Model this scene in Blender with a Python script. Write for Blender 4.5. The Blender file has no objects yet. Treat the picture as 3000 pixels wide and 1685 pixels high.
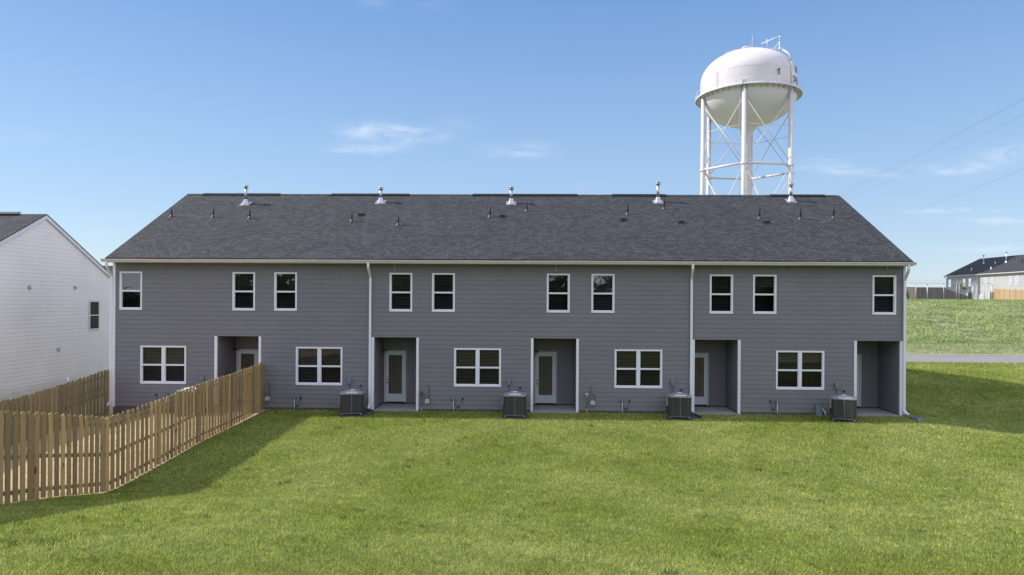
import bpy, math, random
import numpy as np
from mathutils import Vector, Matrix
R = math.radians
random.seed(7); rng = np.random.default_rng(11)
S = bpy.context.scene
COL = S.collection

# ------------------------------------------------------------------ camera
CAMY, CAMZ = -26.3, 4.27
cam = bpy.data.cameras.new('camera'); camo = bpy.data.objects.new('camera', cam); COL.objects.link(camo)
cam.sensor_width = 36; cam.lens = 24.0; cam.clip_end = 5000; cam.clip_start = .1
cam.shift_x = -13.35/3000; cam.shift_y = 40.4/3000
camo.matrix_world = Matrix.Translation((0, CAMY, CAMZ)) @ Matrix.Rotation(.0254, 4, 'Z') @ Matrix.Rotation(math.pi/2, 4, 'X') @ Matrix.Rotation(.0061, 4, 'Z')
S.camera = camo

# ------------------------------------------------------------------ sun, sky, exposure
SUN = Vector((-1.20, .13, 1.0)).normalized()          # towards the sun
sun = bpy.data.lights.new('sun', 'SUN'); sun.energy = 3.85; sun.angle = R(.5); sun.color = (1, .93, .82)
so = bpy.data.objects.new('sun', sun); COL.objects.link(so)
so.rotation_euler = SUN.to_track_quat('Z', 'Y').to_euler()
S.view_settings.view_transform = 'Standard'; S.view_settings.look = 'None'
S.view_settings.exposure = .55; S.view_settings.gamma = 1
W = bpy.data.worlds.new('World'); S.world = W; W.use_nodes = True
nt = W.node_tree; N = nt.nodes; L = nt.links
for n in list(N): N.remove(n)
out = N.new('ShaderNodeOutputWorld'); bg = N.new('ShaderNodeBackground'); bg.inputs['Strength'].default_value = .115
sky = N.new('ShaderNodeTexSky'); sky.sky_type = 'NISHITA'; sky.sun_disc = False
sky.sun_elevation = math.asin(SUN.z); sky.sun_rotation = math.atan2(SUN.x, SUN.y)
sky.air_density = 1.0; sky.dust_density = .3; sky.ozone_density = 2.0; sky.altitude = 100
L.new(bg.outputs[0], out.inputs[0])
tc = N.new('ShaderNodeTexCoord'); sp = N.new('ShaderNodeSeparateXYZ'); L.new(tc.outputs['Generated'], sp.inputs[0])
# thin cirrus, laid out by compass direction
CL = [(-.2374,.2491,.0480,.0111,1.0),(-.2398,.2255,.0455,.0070,1.0),(-.1692,.2380,.0403,.0090,.45),(-.1190,.2560,.0301,.0120,.2),
 (-.0185,.2226,.0425,.0110,.6),(.4414,.1961,.0537,.0069,.6),(.5194,.1873,.0437,.0059,.5),(.6213,.1973,.0483,.0069,.8),(.6840,.2145,.0434,.0108,.8),
 (.6217,.1333,.0580,.0044,.5),(.6556,.1187,.0579,.0034,.5),(.5829,.1322,.0436,.0039,.4),(.0866,.1708,.0249,.0030,.3),(-.2411,.4377,.0303,.0080,.18),
 (-.1503,.4363,.0252,.0090,.12),(-.7678,.2426,.0933,.0127,.10),(.6848,.0819,.0770,.0044,.4),(.4071,.2069,.0342,.0040,.4)]
def wm(op, a, b=None, c=None):
    n = N.new('ShaderNodeMath'); n.operation = op
    for i, v in enumerate((a, b, c)):
        if v is None: continue
        if isinstance(v, (int, float)): n.inputs[i].default_value = v
        else: L.new(v, n.inputs[i])
    return n.outputs[0]
yy = wm('MAXIMUM', sp.outputs[1], .02); A = wm('DIVIDE', sp.outputs[0], yy); B = wm('DIVIDE', sp.outputs[2], yy)
cb = N.new('ShaderNodeCombineXYZ'); L.new(A, cb.inputs[0]); L.new(wm('MULTIPLY', B, 3.2), cb.inputs[1])
nz = N.new('ShaderNodeTexNoise'); nz.inputs['Scale'].default_value = 14; nz.inputs['Detail'].default_value = 7; nz.inputs['Roughness'].default_value = .6; nz.inputs['Distortion'].default_value = .9
L.new(cb.outputs[0], nz.inputs['Vector'])
nlow = N.new('ShaderNodeTexNoise'); nlow.inputs['Scale'].default_value = 9; nlow.inputs['Detail'].default_value = 3; L.new(cb.outputs[0], nlow.inputs['Vector'])
Aw = wm('ADD', A, wm('MULTIPLY', wm('SUBTRACT', nlow.outputs[0], .5), .05)); Bw = wm('ADD', B, wm('MULTIPLY', wm('SUBTRACT', nlow.outputs[0], .5), .03))
tot = None
for a, b, ra, rb, k in CL:
    da = wm('DIVIDE', wm('SUBTRACT', Aw, a), ra); db = wm('DIVIDE', wm('SUBTRACT', Bw, b), rb)
    e = wm('MULTIPLY', wm('EXPONENT', wm('MULTIPLY', wm('ADD', wm('MULTIPLY', da, da), wm('MULTIPLY', db, db)), -1.0)), k)
    tot = e if tot is None else wm('ADD', tot, e)
rmp = N.new('ShaderNodeMapRange'); rmp.inputs[1].default_value = .36; rmp.inputs[2].default_value = .74
L.new(nz.outputs[0], rmp.inputs[0])
msk = wm('MINIMUM', wm('MULTIPLY', wm('MULTIPLY', tot, rmp.outputs[0]), .70), .5)
msk = wm('MULTIPLY', msk, wm('GREATER_THAN', sp.outputs[1], .05))
# the blue of the clear sky, a little deeper than the model gives
hsv = N.new('ShaderNodeHueSaturation'); hsv.inputs['Saturation'].default_value = 1.15; L.new(sky.outputs[0], hsv.inputs['Color'])
# clear-air colours by elevation, blended with the sky model so its bright horizon and sun side stay soft
el = N.new('ShaderNodeValToRGB'); e_ = el.color_ramp.elements
for i, (p_, c_) in enumerate([(0, (3.30, 4.05, 4.95)), (.07, (2.85, 3.80, 5.05)), (.19, (2.32, 3.42, 5.05)), (.40, (1.2, 2.32, 4.5)), (.8, (.6, 1.4, 3.3))]):
    if i > 1: e_.new(.5)
    e_[i].position = p_; e_[i].color = (*c_, 1)
L.new(sp.outputs[2], el.inputs[0])
skm = N.new('ShaderNodeMix'); skm.data_type = 'RGBA'; skm.inputs[0].default_value = .72; L.new(hsv.outputs[0], skm.inputs[6]); L.new(el.outputs[0], skm.inputs[7])
mx = N.new('ShaderNodeMix'); mx.data_type = 'RGBA'; L.new(msk, mx.inputs[0]); L.new(skm.outputs[2], mx.inputs[6]); mx.inputs[7].default_value = (6.2, 6.6, 7.0, 1)
# unseen cloud brightness added overhead, behind and to the right, filling the shaded walls
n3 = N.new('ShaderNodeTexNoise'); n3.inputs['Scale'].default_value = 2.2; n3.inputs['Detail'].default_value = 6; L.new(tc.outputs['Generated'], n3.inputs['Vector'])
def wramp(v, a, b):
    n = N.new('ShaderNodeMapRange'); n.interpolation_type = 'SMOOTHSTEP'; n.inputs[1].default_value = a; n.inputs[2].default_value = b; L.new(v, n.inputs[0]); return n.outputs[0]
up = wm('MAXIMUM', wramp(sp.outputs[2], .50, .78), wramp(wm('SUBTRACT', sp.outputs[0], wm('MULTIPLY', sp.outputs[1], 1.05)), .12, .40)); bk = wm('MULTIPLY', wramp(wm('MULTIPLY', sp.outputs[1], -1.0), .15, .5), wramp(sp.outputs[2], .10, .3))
fill_cloud = wm('MULTIPLY', wm('MAXIMUM', up, bk), wramp(n3.outputs[0], .30, .60))
m2 = N.new('ShaderNodeMix'); m2.data_type = 'RGBA'; L.new(fill_cloud, m2.inputs[0]); L.new(mx.outputs[2], m2.inputs[6]); m2.inputs[7].default_value = (7.4, 7.5, 8.6, 1)
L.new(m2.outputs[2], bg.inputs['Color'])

# ------------------------------------------------------------------ ground shape
def pl(x, xs, ys): return np.interp(x, xs, ys)
def sm(t): t = np.clip(t, 0, 1); return t*t*(3-2*t)
def ground(x, y):
    x = np.asarray(x, float); y = np.asarray(y, float)
    back = pl(y, [0, 3, 8, 14, 19.4, 26, 40, 60, 69, 80, 95, 130, 400], [0, .12, .55, .85, .9, 1.35, 2.45, 4.3, 4.78, 4.85, 4.6, 4.0, 3.0])
    front = pl(y, [-60, -30, -20, -16, -13.3, -11.44, -10.2, -9.5, -7.5, -5.25, -3, 0], [1.6, 1.5, 1.15, .75, .257, -.12, -.42, -.45, -.33, -.17, -.10, 0.])
    soft = pl(y, [-60, -30, -20, -14, -11, -8, -5, 0], [1.4, 1.2, .75, .1, -.22, -.30, -.2, 0.])
    w = 1-sm((x+8)/8)
    z = back + front*w + soft*(1-w)
    z = z - .32*sm((x-13.9)/3.5)*(1-sm(y/8))*sm((y+14)/8)
    inside = np.clip(np.minimum(np.minimum(x+16.0, 13.6-x)/1.0, np.minimum(y-.4, 11.2-y)/.6), 0, 1)
    z = z*(1-inside) - .3*inside
    z = z - .25*sm((-10.5-x)/6)*(1-sm((y-2)/20)) - .85*sm((-16.8-x)/6)*(1-sm((y-12)/20))
    return z
def gz(x, y): return float(ground(x, y))

# ------------------------------------------------------------------ materials
def newmat(name):
    m = bpy.data.materials.new(name); m.use_nodes = True
    t = m.node_tree; b = t.nodes['Principled BSDF']
    return m, t, b
def node(t, ty, **kw):
    n = t.nodes.new(ty)
    for k, v in kw.items():
        if k in n.inputs.keys(): n.inputs[k].default_value = v
        else: setattr(n, k, v)
    return n
def coords(t, kind='Object'):
    return t.nodes.new('ShaderNodeTexCoord').outputs[kind]
def noise(t, vec, scale, detail=4, rough=.55, stretch=None, dist=0):
    if stretch:
        mp = t.nodes.new('ShaderNodeMapping'); mp.inputs['Scale'].default_value = stretch; t.links.new(vec, mp.inputs['Vector']); vec = mp.outputs[0]
    n = node(t, 'ShaderNodeTexNoise', Scale=scale, Detail=detail, Roughness=rough, Distortion=dist); t.links.new(vec, n.inputs['Vector'])
    return n.outputs[0]
def ramp(t, fac, stops):
    r = t.nodes.new('ShaderNodeValToRGB'); e = r.color_ramp.elements
    while len(e) < len(stops): e.new(.5)
    for i, (p, c) in enumerate(stops): e[i].position = p; e[i].color = (*c, 1)
    t.links.new(fac, r.inputs[0]); return r.outputs[0]
def mixc(t, fac, a, b, mode='MIX'):
    m = t.nodes.new('ShaderNodeMix'); m.data_type = 'RGBA'; m.blend_type = mode
    for i, v in ((0, fac), (6, a), (7, b)):
        if isinstance(v, (int, float)): m.inputs[i].default_value = v
        elif isinstance(v, tuple): m.inputs[i].default_value = (*v, 1)
        else: t.links.new(v, m.inputs[i])
    return m.outputs[2]
def mth(t, op, a, b=None, c=None):
    n = t.nodes.new('ShaderNodeMath'); n.operation = op
    for i, v in enumerate((a, b, c)):
        if v is None: continue
        if isinstance(v, (int, float)): n.inputs[i].default_value = v
        else: t.links.new(v, n.inputs[i])
    return n.outputs[0]
def attr(t, name='tint'):
    a = t.nodes.new('ShaderNodeAttribute'); a.attribute_name = name; return a.outputs['Fac']
def bump(t, b, h, dist=.01, strength=1):
    n = t.nodes.new('ShaderNodeBump'); n.inputs['Distance'].default_value = dist; n.inputs['Strength'].default_value = strength
    t.links.new(h, n.inputs['Height']); t.links.new(n.outputs[0], b.inputs['Normal'])
def scaled(c, k): return tuple(x*k for x in c)
def simple(name, c, rough=.6, var=.12, scale=3., metal=0., stretch=None, bmp=0):
    m, t, b = newmat(name); v = coords(t)
    f = noise(t, v, scale, 5, .6, stretch)
    t.links.new(ramp(t, f, [(.3, scaled(c, 1-var)), (.7, scaled(c, 1+var*.6))]), b.inputs['Base Color'])
    b.inputs['Roughness'].default_value = rough; b.inputs['Metallic'].default_value = metal
    if bmp: bump(t, b, noise(t, v, scale*12, 3), bmp)
    return m
def siding_mat(name, c, lo=.95, hi=1.05):
    m, t, b = newmat(name); v = coords(t)
    col = mixc(t, attr(t), scaled(c, lo), scaled(c, hi))
    big = noise(t, v, .35, 4, .6); fine = noise(t, v, 6, 6, .7, (.25, .25, 3))
    col = mixc(t, 1.0, col, ramp(t, big, [(.3, (.93,.93,.93)), (.7, (1.05,1.05,1.05))]), 'MULTIPLY')
    col = mixc(t, 1.0, col, ramp(t, fine, [(.3, (.95,.95,.95)), (.7, (1.03,1.03,1.03))]), 'MULTIPLY')
    # dust and splash-back just above the soil
    z = t.nodes.new('ShaderNodeSeparateXYZ'); g = t.nodes.new('ShaderNodeNewGeometry'); t.links.new(g.outputs['Position'], z.inputs[0])
    lowf = mth(t, 'MULTIPLY', mth(t, 'SUBTRACT', 1.0, mth(t, 'MULTIPLY', z.outputs[2], 2.2)), mth(t, 'MULTIPLY', noise(t, v, 3, 5, .7), .6)); 
    cl = t.nodes.new('ShaderNodeClamp'); t.links.new(lowf, cl.inputs[0])
    col = mixc(t, cl.outputs[0], col, (.26, .22, .17))
    t.links.new(col, b.inputs['Base Color']); b.inputs['Roughness'].default_value = .55
    bump(t, b, noise(t, v, 30, 4, .6, (.15, .15, 3)), .0015)
    return m
def shingle_mat(name, a=(.032,.035,.042), c=(.060,.065,.076)):
    m, t, b = newmat(name); uv = coords(t, 'UV')
    br = node(t, 'ShaderNodeTexBrick', Scale=1.0)
    br.inputs['Color1'].default_value = (*a, 1); br.inputs['Color2'].default_value = (*c, 1); br.inputs['Mortar'].default_value = (.014,.015,.017,1)
    br.inputs['Mortar Size'].default_value = .009; br.inputs['Mortar Smooth'].default_value = .2; br.inputs['Bias'].default_value = -.1
    br.inputs['Brick Width'].default_value = .19; br.inputs['Row Height'].default_value = .143; br.offset = .37; br.offset_frequency = 2
    w = noise(t, uv, .5, 2); 
    mp = t.nodes.new('ShaderNodeVectorMath'); mp.operation = 'ADD'; cbn = t.nodes.new('ShaderNodeCombineXYZ')
    t.links.new(mth(t, 'MULTIPLY', mth(t, 'SUBTRACT', w, .5), .25), cbn.inputs[0]); t.links.new(mth(t, 'MULTIPLY', mth(t, 'SUBTRACT', noise(t, uv, .7, 2), .5), .05), cbn.inputs[1])
    t.links.new(uv, mp.inputs[0]); t.links.new(cbn.outputs[0], mp.inputs[1]); t.links.new(mp.outputs[0], br.inputs['Vector'])
    blot = noise(t, uv, .55, 4, .6, (.55, 1.4, 1)); blot2 = noise(t, uv, 2.4, 4, .7, (.5, 3.2, 1)); gr = noise(t, uv, 90, 2, .8)
    col = mixc(t, 1.0, br.outputs['Color'], ramp(t, blot, [(.3, (.85,.86,.88)), (.7, (1.14,1.13,1.11))]), 'MULTIPLY')
    col = mixc(t, 1.0, col, ramp(t, blot2, [(.3, (.88,.885,.89)), (.7, (1.11,1.12,1.13))]), 'MULTIPLY')
    col = mixc(t, 1.0, col, ramp(t, gr, [(.3, (.8,.8,.8)), (.7, (1.25,1.25,1.25))]), 'MULTIPLY')
    t.links.new(col, b.inputs['Base Color']); b.inputs['Roughness'].default_value = .9; b.inputs['Specular IOR Level'].default_value = .25
    h = mth(t, 'ADD', mth(t, 'MULTIPLY', mth(t, 'SUBTRACT', 1.0, br.outputs['Fac']), 1.0), mth(t, 'MULTIPLY', blot2, .8))
    bump(t, b, h, .008); return m
def wood_mat(name, c, dark):
    m, t, b = newmat(name); v = coords(t)
    tn = attr(t)
    g = noise(t, v, 9, 6, .7, (6, 6, .6), .6); kn = noise(t, v, 5, 2, .5, (1, 1, .7))
    col = mixc(t, tn, dark, c)
    col = mixc(t, 1.0, col, ramp(t, g, [(.25, (.68,.66,.62)), (.6, (1.08,1.08,1.06))]), 'MULTIPLY')
    col = mixc(t, 1.0, col, ramp(t, kn, [(.26, (.35,.28,.22)), (.33, (1,1,1))]), 'MULTIPLY')
    t.links.new(col, b.inputs['Base Color']); b.inputs['Roughness'].default_value = .75
    bump(t, b, g, .003); return m
def glass_mat(name, tint=(.32,.36,.36), k=1.0, coat=(1, .93, 1)):
    m = bpy.data.materials.new(name); m.use_nodes = True; t = m.node_tree
    for n in list(t.nodes): t.nodes.remove(n)
    o = t.nodes.new('ShaderNodeOutputMaterial'); tr = node(t, 'ShaderNodeBsdfTransparent'); tr.inputs[0].default_value = (*tint, 1)
    gl = node(t, 'ShaderNodeBsdfGlossy', Roughness=.015); gl.inputs[0].default_value = (*coat, 1)
    fr = node(t, 'ShaderNodeFresnel', IOR=1.62); mx = t.nodes.new('ShaderNodeMixShader')
    v = coords(t); bp = t.nodes.new('ShaderNodeBump'); bp.inputs['Distance'].default_value = .02; bp.inputs['Strength'].default_value = .25
    t.links.new(noise(t, v, 1.1, 2), bp.inputs['Height']); t.links.new(bp.outputs[0], gl.inputs['Normal'])
    t.links.new(mth(t, 'MULTIPLY', fr.outputs[0], k), mx.inputs[0]); t.links.new(tr.outputs[0], mx.inputs[1]); t.links.new(gl.outputs[0], mx.inputs[2]); t.links.new(mx.outputs[0], o.inputs[0])
    return m
M = {}
M['siding'] = siding_mat('grey siding', (.174, .169, .191), .975, 1.02)
M['siding_white'] = siding_mat('white siding', (.88, .865, .86), .993, 1.007)
M['siding_pale'] = siding_mat('pale siding', (.42, .42, .42), .97, 1.03)
M['trim'] = simple('white trim', (.74,.75,.83), .45, .05, 2)
M['gutter'] = simple('gutter metal', (.58,.52,.53), .4, .07, 1.5)
M['shingle'] = shingle_mat('roof shingles')
M['shingle_far'] = shingle_mat('far roof shingles', (.035,.038,.046), (.065,.07,.08))
M['soffit'] = simple('soffit', (.35,.32,.28), .6, .06)
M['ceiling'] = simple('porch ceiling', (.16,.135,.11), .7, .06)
M['concrete'] = simple('concrete', (.30,.30,.30), .85, .18, 2.5, bmp=.003)
M['foundation'] = simple('foundation', (.10,.095,.09), .9, .3, 4)
M['door'] = simple('door paint', (.60,.66,.72), .4, .04)
M['casing'] = simple('door casing', (.55,.545,.55), .5, .05)
M['dark_metal'] = simple('dark metal', (.03,.03,.033), .45, .2, metal=.4)
M['galv'] = simple('galvanised metal', (.50,.53,.58), .32, .18, 6, metal=.75)
M['flash'] = simple('dull flashing', (.30,.31,.33), .5, .15, 5, metal=.3)
M['boot'] = simple('grey rubber boot', (.04,.04,.045), .5, .2)
M['pvc'] = simple('black pipe', (.018,.018,.02), .8, .2)
M['vent_black'] = simple('black vent', (.012,.012,.014), .6, .2)
M['blind'] = simple('blinds', (.44,.43,.39), .6, .08)
M['screen'] = simple('insect screen', (.02,.02,.022), .8, .1)
M['interior'] = simple('dim room', (.10,.095,.09), .9, .2)
M['glass'] = glass_mat('window glass', (.58,.62,.62), 2.3, (.97, .98, 1)); M['glass_low'] = glass_mat('screened glass', (.34,.36,.38), .45)
M['glass_ground'] = glass_mat('ground floor glass', (.54,.54,.52), .62); M['door_glass'] = glass_mat('door glass', (.58,.57,.54), .4, (1, .97, 1)); M['glass_far'] = glass_mat('dark far glass', (.12,.13,.14), 1.3)
M['pick'] = wood_mat('treated pine', (.54,.36,.165), (.23,.165,.085))
M['pick_old'] = wood_mat('weathered pine', (.30,.235,.125), (.19,.16,.09))
M['pick_orange'] = wood_mat('fresh cedar', (.60,.41,.21), (.42,.28,.14))
M['pick_grey'] = wood_mat('grey fence boards', (.16,.15,.145), (.11,.105,.10))
M['pick_pale'] = wood_mat('pale fence boards', (.46,.38,.32), (.36,.30,.26))
M['tank'] = simple('tower paint', (.62,.60,.64), .38, .035, .35, stretch=(1, 1, .25))
M['letter'] = simple('navy lettering', (.04,.07,.17), .5, .05)
M['red'] = simple('red lamp', (.25,.01,.015), .4, .05)
M['wire'] = simple('power cable', (.05,.05,.05), .6, .1)
M['pole'] = simple('timber pole', (.16,.12,.085), .85, .25, 2, stretch=(4, 4, .3))
M['ac_body'] = simple('brown grey coil guard', (.036,.032,.033), .5, .15, 8, metal=.2)
M['ac_wire'] = simple('coil guard wire', (.17,.165,.175), .4, .1, 8, metal=.4)
M['ac_top'] = simple('light grey metal top', (.43,.45,.49), .32, .1, 5, metal=.5)
M['badge'] = simple('blue badge', (.03,.06,.28), .4, .05)
M['box_grey'] = simple('grey enamel', (.17,.22,.25), .45, .1, 6)
M['box_blue'] = simple('blue box', (.06,.14,.20), .45, .15, 6)
M['meter'] = simple('meter enamel', (.42,.43,.44), .5, .1, 6)
M['pipe'] = simple('grey pipe', (.075,.08,.09), .5, .15)
M['yellow'] = simple('yellow gas riser', (.55,.36,.06), .5, .1)
M['brass'] = simple('brass', (.22,.15,.06), .4, .2, metal=.6)
M['navy_plastic'] = simple('navy plastic', (.02,.04,.07), .4, .15)
M['splash_grey'] = simple('splash block', (.22,.24,.28), .7, .2)
M['chain'] = simple('chain link steel', (.42,.44,.46), .45, .1, metal=.5)
M['bark'] = simple('bark', (.10,.08,.06), .9, .3, 6)
# asphalt
m, t, b = newmat('asphalt'); v = coords(t)
t.links.new(mixc(t, 1.0, ramp(t, noise(t, v, 1.2, 5, .7, (.3, 1, 1)), [(.3, (.185,.185,.19)), (.7, (.235,.235,.24))]), ramp(t, noise(t, v, 60, 2), [(.3, (.85,.85,.85)), (.7, (1.12,1.12,1.12))]), 'MULTIPLY'), b.inputs['Base Color']); b.inputs['Roughness'].default_value = .85; M['asphalt'] = m
M['kerb'] = simple('kerb clay and concrete', (.34,.27,.22), .9, .2, 2)
# lawn soil / grass base, rough hill beyond the road
GA, GB, GC = (.165,.21,.045), (.25,.295,.09), (.15,.20,.034)
m, t, b = newmat('lawn'); v = coords(t)
big = noise(t, v, .22, 5, .65); mid = noise(t, v, 1.6, 5, .7); fine = noise(t, v, 22, 4, .75, (1, 1, 1), .6)
c1 = mixc(t, ramp(t, big, [(.35, (0,0,0)), (.65, (1,1,1))]), GA, GB)
c1 = mixc(t, 1.0, c1, ramp(t, mid, [(.3, (.8,.8,.8)), (.7, (1.15,1.15,1.15))]), 'MULTIPLY')
c1 = mixc(t, 1.0, c1, ramp(t, fine, [(.3, (.55,.55,.55)), (.7, (1.1,1.1,1.1))]), 'MULTIPLY')
hb = noise(t, v, .5, 6, .75); c2 = ramp(t, hb, [(.3, (.16,.18,.11)), (.5, (.26,.28,.17)), (.7, (.35,.365,.24))])
c2 = mixc(t, 1.0, c2, ramp(t, noise(t, v, 4, 5, .8), [(.3, (.6,.6,.6)), (.7, (1.15,1.15,1.1))]), 'MULTIPLY')
sy = t.nodes.new('ShaderNodeSeparateXYZ'); t.links.new(v, sy.inputs[0])
f = mth(t, 'MULTIPLY', mth(t, 'SUBTRACT', sy.outputs[1], 19.), 2.0); cl = t.nodes.new('ShaderNodeClamp'); t.links.new(f, cl.inputs[0])
t.links.new(mixc(t, cl.outputs[0], c1, c2), b.inputs['Base Color']); b.inputs['Roughness'].default_value = .9; b.inputs['Specular IOR Level'].default_value = .1
bump(t, b, mth(t, 'ADD', fine, mth(t, 'MULTIPLY', mid, .7)), .05); M['lawn'] = m
def blade_mat(name, a, c, straw, trans=.35):
    m = bpy.data.materials.new(name); m.use_nodes = True; t = m.node_tree
    for n in list(t.nodes): t.nodes.remove(n)
    o = t.nodes.new('ShaderNodeOutputMaterial'); v = coords(t)
    big = noise(t, v, .22, 5, .65); mid = noise(t, v, 1.4, 5, .7)
    col = mixc(t, ramp(t, big, [(.35, (0,0,0)), (.65, (1,1,1))]), a, c)
    col = mixc(t, 1.0, col, ramp(t, mid, [(.30, (.74,.77,.76)), (.70, (1.16,1.14,1.1))]), 'MULTIPLY')
    col = mixc(t, 1.0, col, ramp(t, noise(t, v, 7, 4, .75), [(.34, (.66,.70,.66)), (.5, (1,1,1)), (.68, (1.22,1.2,1.22))]), 'MULTIPLY')
    col = mixc(t, 1.0, col, ramp(t, attr(t), [(0, (.45,.52,.5)), (.5, (1,1,1)), (.9, (1.4,1.3,1.2)), (1, (2.0,1.75,2.1))]), 'MULTIPLY')
    d = t.nodes.new('ShaderNodeBsdfDiffuse'); tr = t.nodes.new('ShaderNodeBsdfTranslucent'); mx = t.nodes.new('ShaderNodeMixShader'); mx.inputs[0].default_value = trans
    t.links.new(col, d.inputs[0]); t.links.new(col, tr.inputs[0]); t.links.new(d.outputs[0], mx.inputs[1]); t.links.new(tr.outputs[0], mx.inputs[2]); t.links.new(mx.outputs[0], o.inputs[0])
    return m
M['blade'] = blade_mat('grass blades', (.278,.348,.070), (.435,.488,.170), None, .45)
M['weed'] = blade_mat('rough grass', (.23,.33,.12), (.42,.50,.23), None)
M['tuft'] = blade_mat('dark grass tufts', (.12,.19,.05), (.20,.26,.09), None, .3)
M['yweed'] = blade_mat('yellow green weeds', (.28,.34,.05), (.34,.38,.07), None)
M['leaf'] = blade_mat('tree leaves', (.035,.06,.018), (.07,.10,.03), None)
M['leaf_young'] = blade_mat('young leaves', (.17,.19,.05), (.22,.22,.06), None)
# bare yard with straw
m, t, b = newmat('straw soil'); v = coords(t)
c = ramp(t, noise(t, v, 2.2, 6, .75), [(.3, (.30,.22,.13)), (.5, (.48,.38,.24)), (.72, (.60,.50,.33))])
c = mixc(t, 1.0, c, ramp(t, noise(t, v, 40, 4, .8), [(.3, (.7,.68,.62)), (.7, (1.15,1.15,1.1))]), 'MULTIPLY')
c = mixc(t, ramp(t, noise(t, v, .8, 4, .7), [(.52, (0,0,0)), (.68, (.8,.8,.8))]), c, (.20,.22,.07))
t.links.new(c, b.inputs['Base Color']); b.inputs['Roughness'].default_value = .95; bump(t, b, noise(t, v, 30, 4, .8), .03); M['soil'] = m

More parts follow.
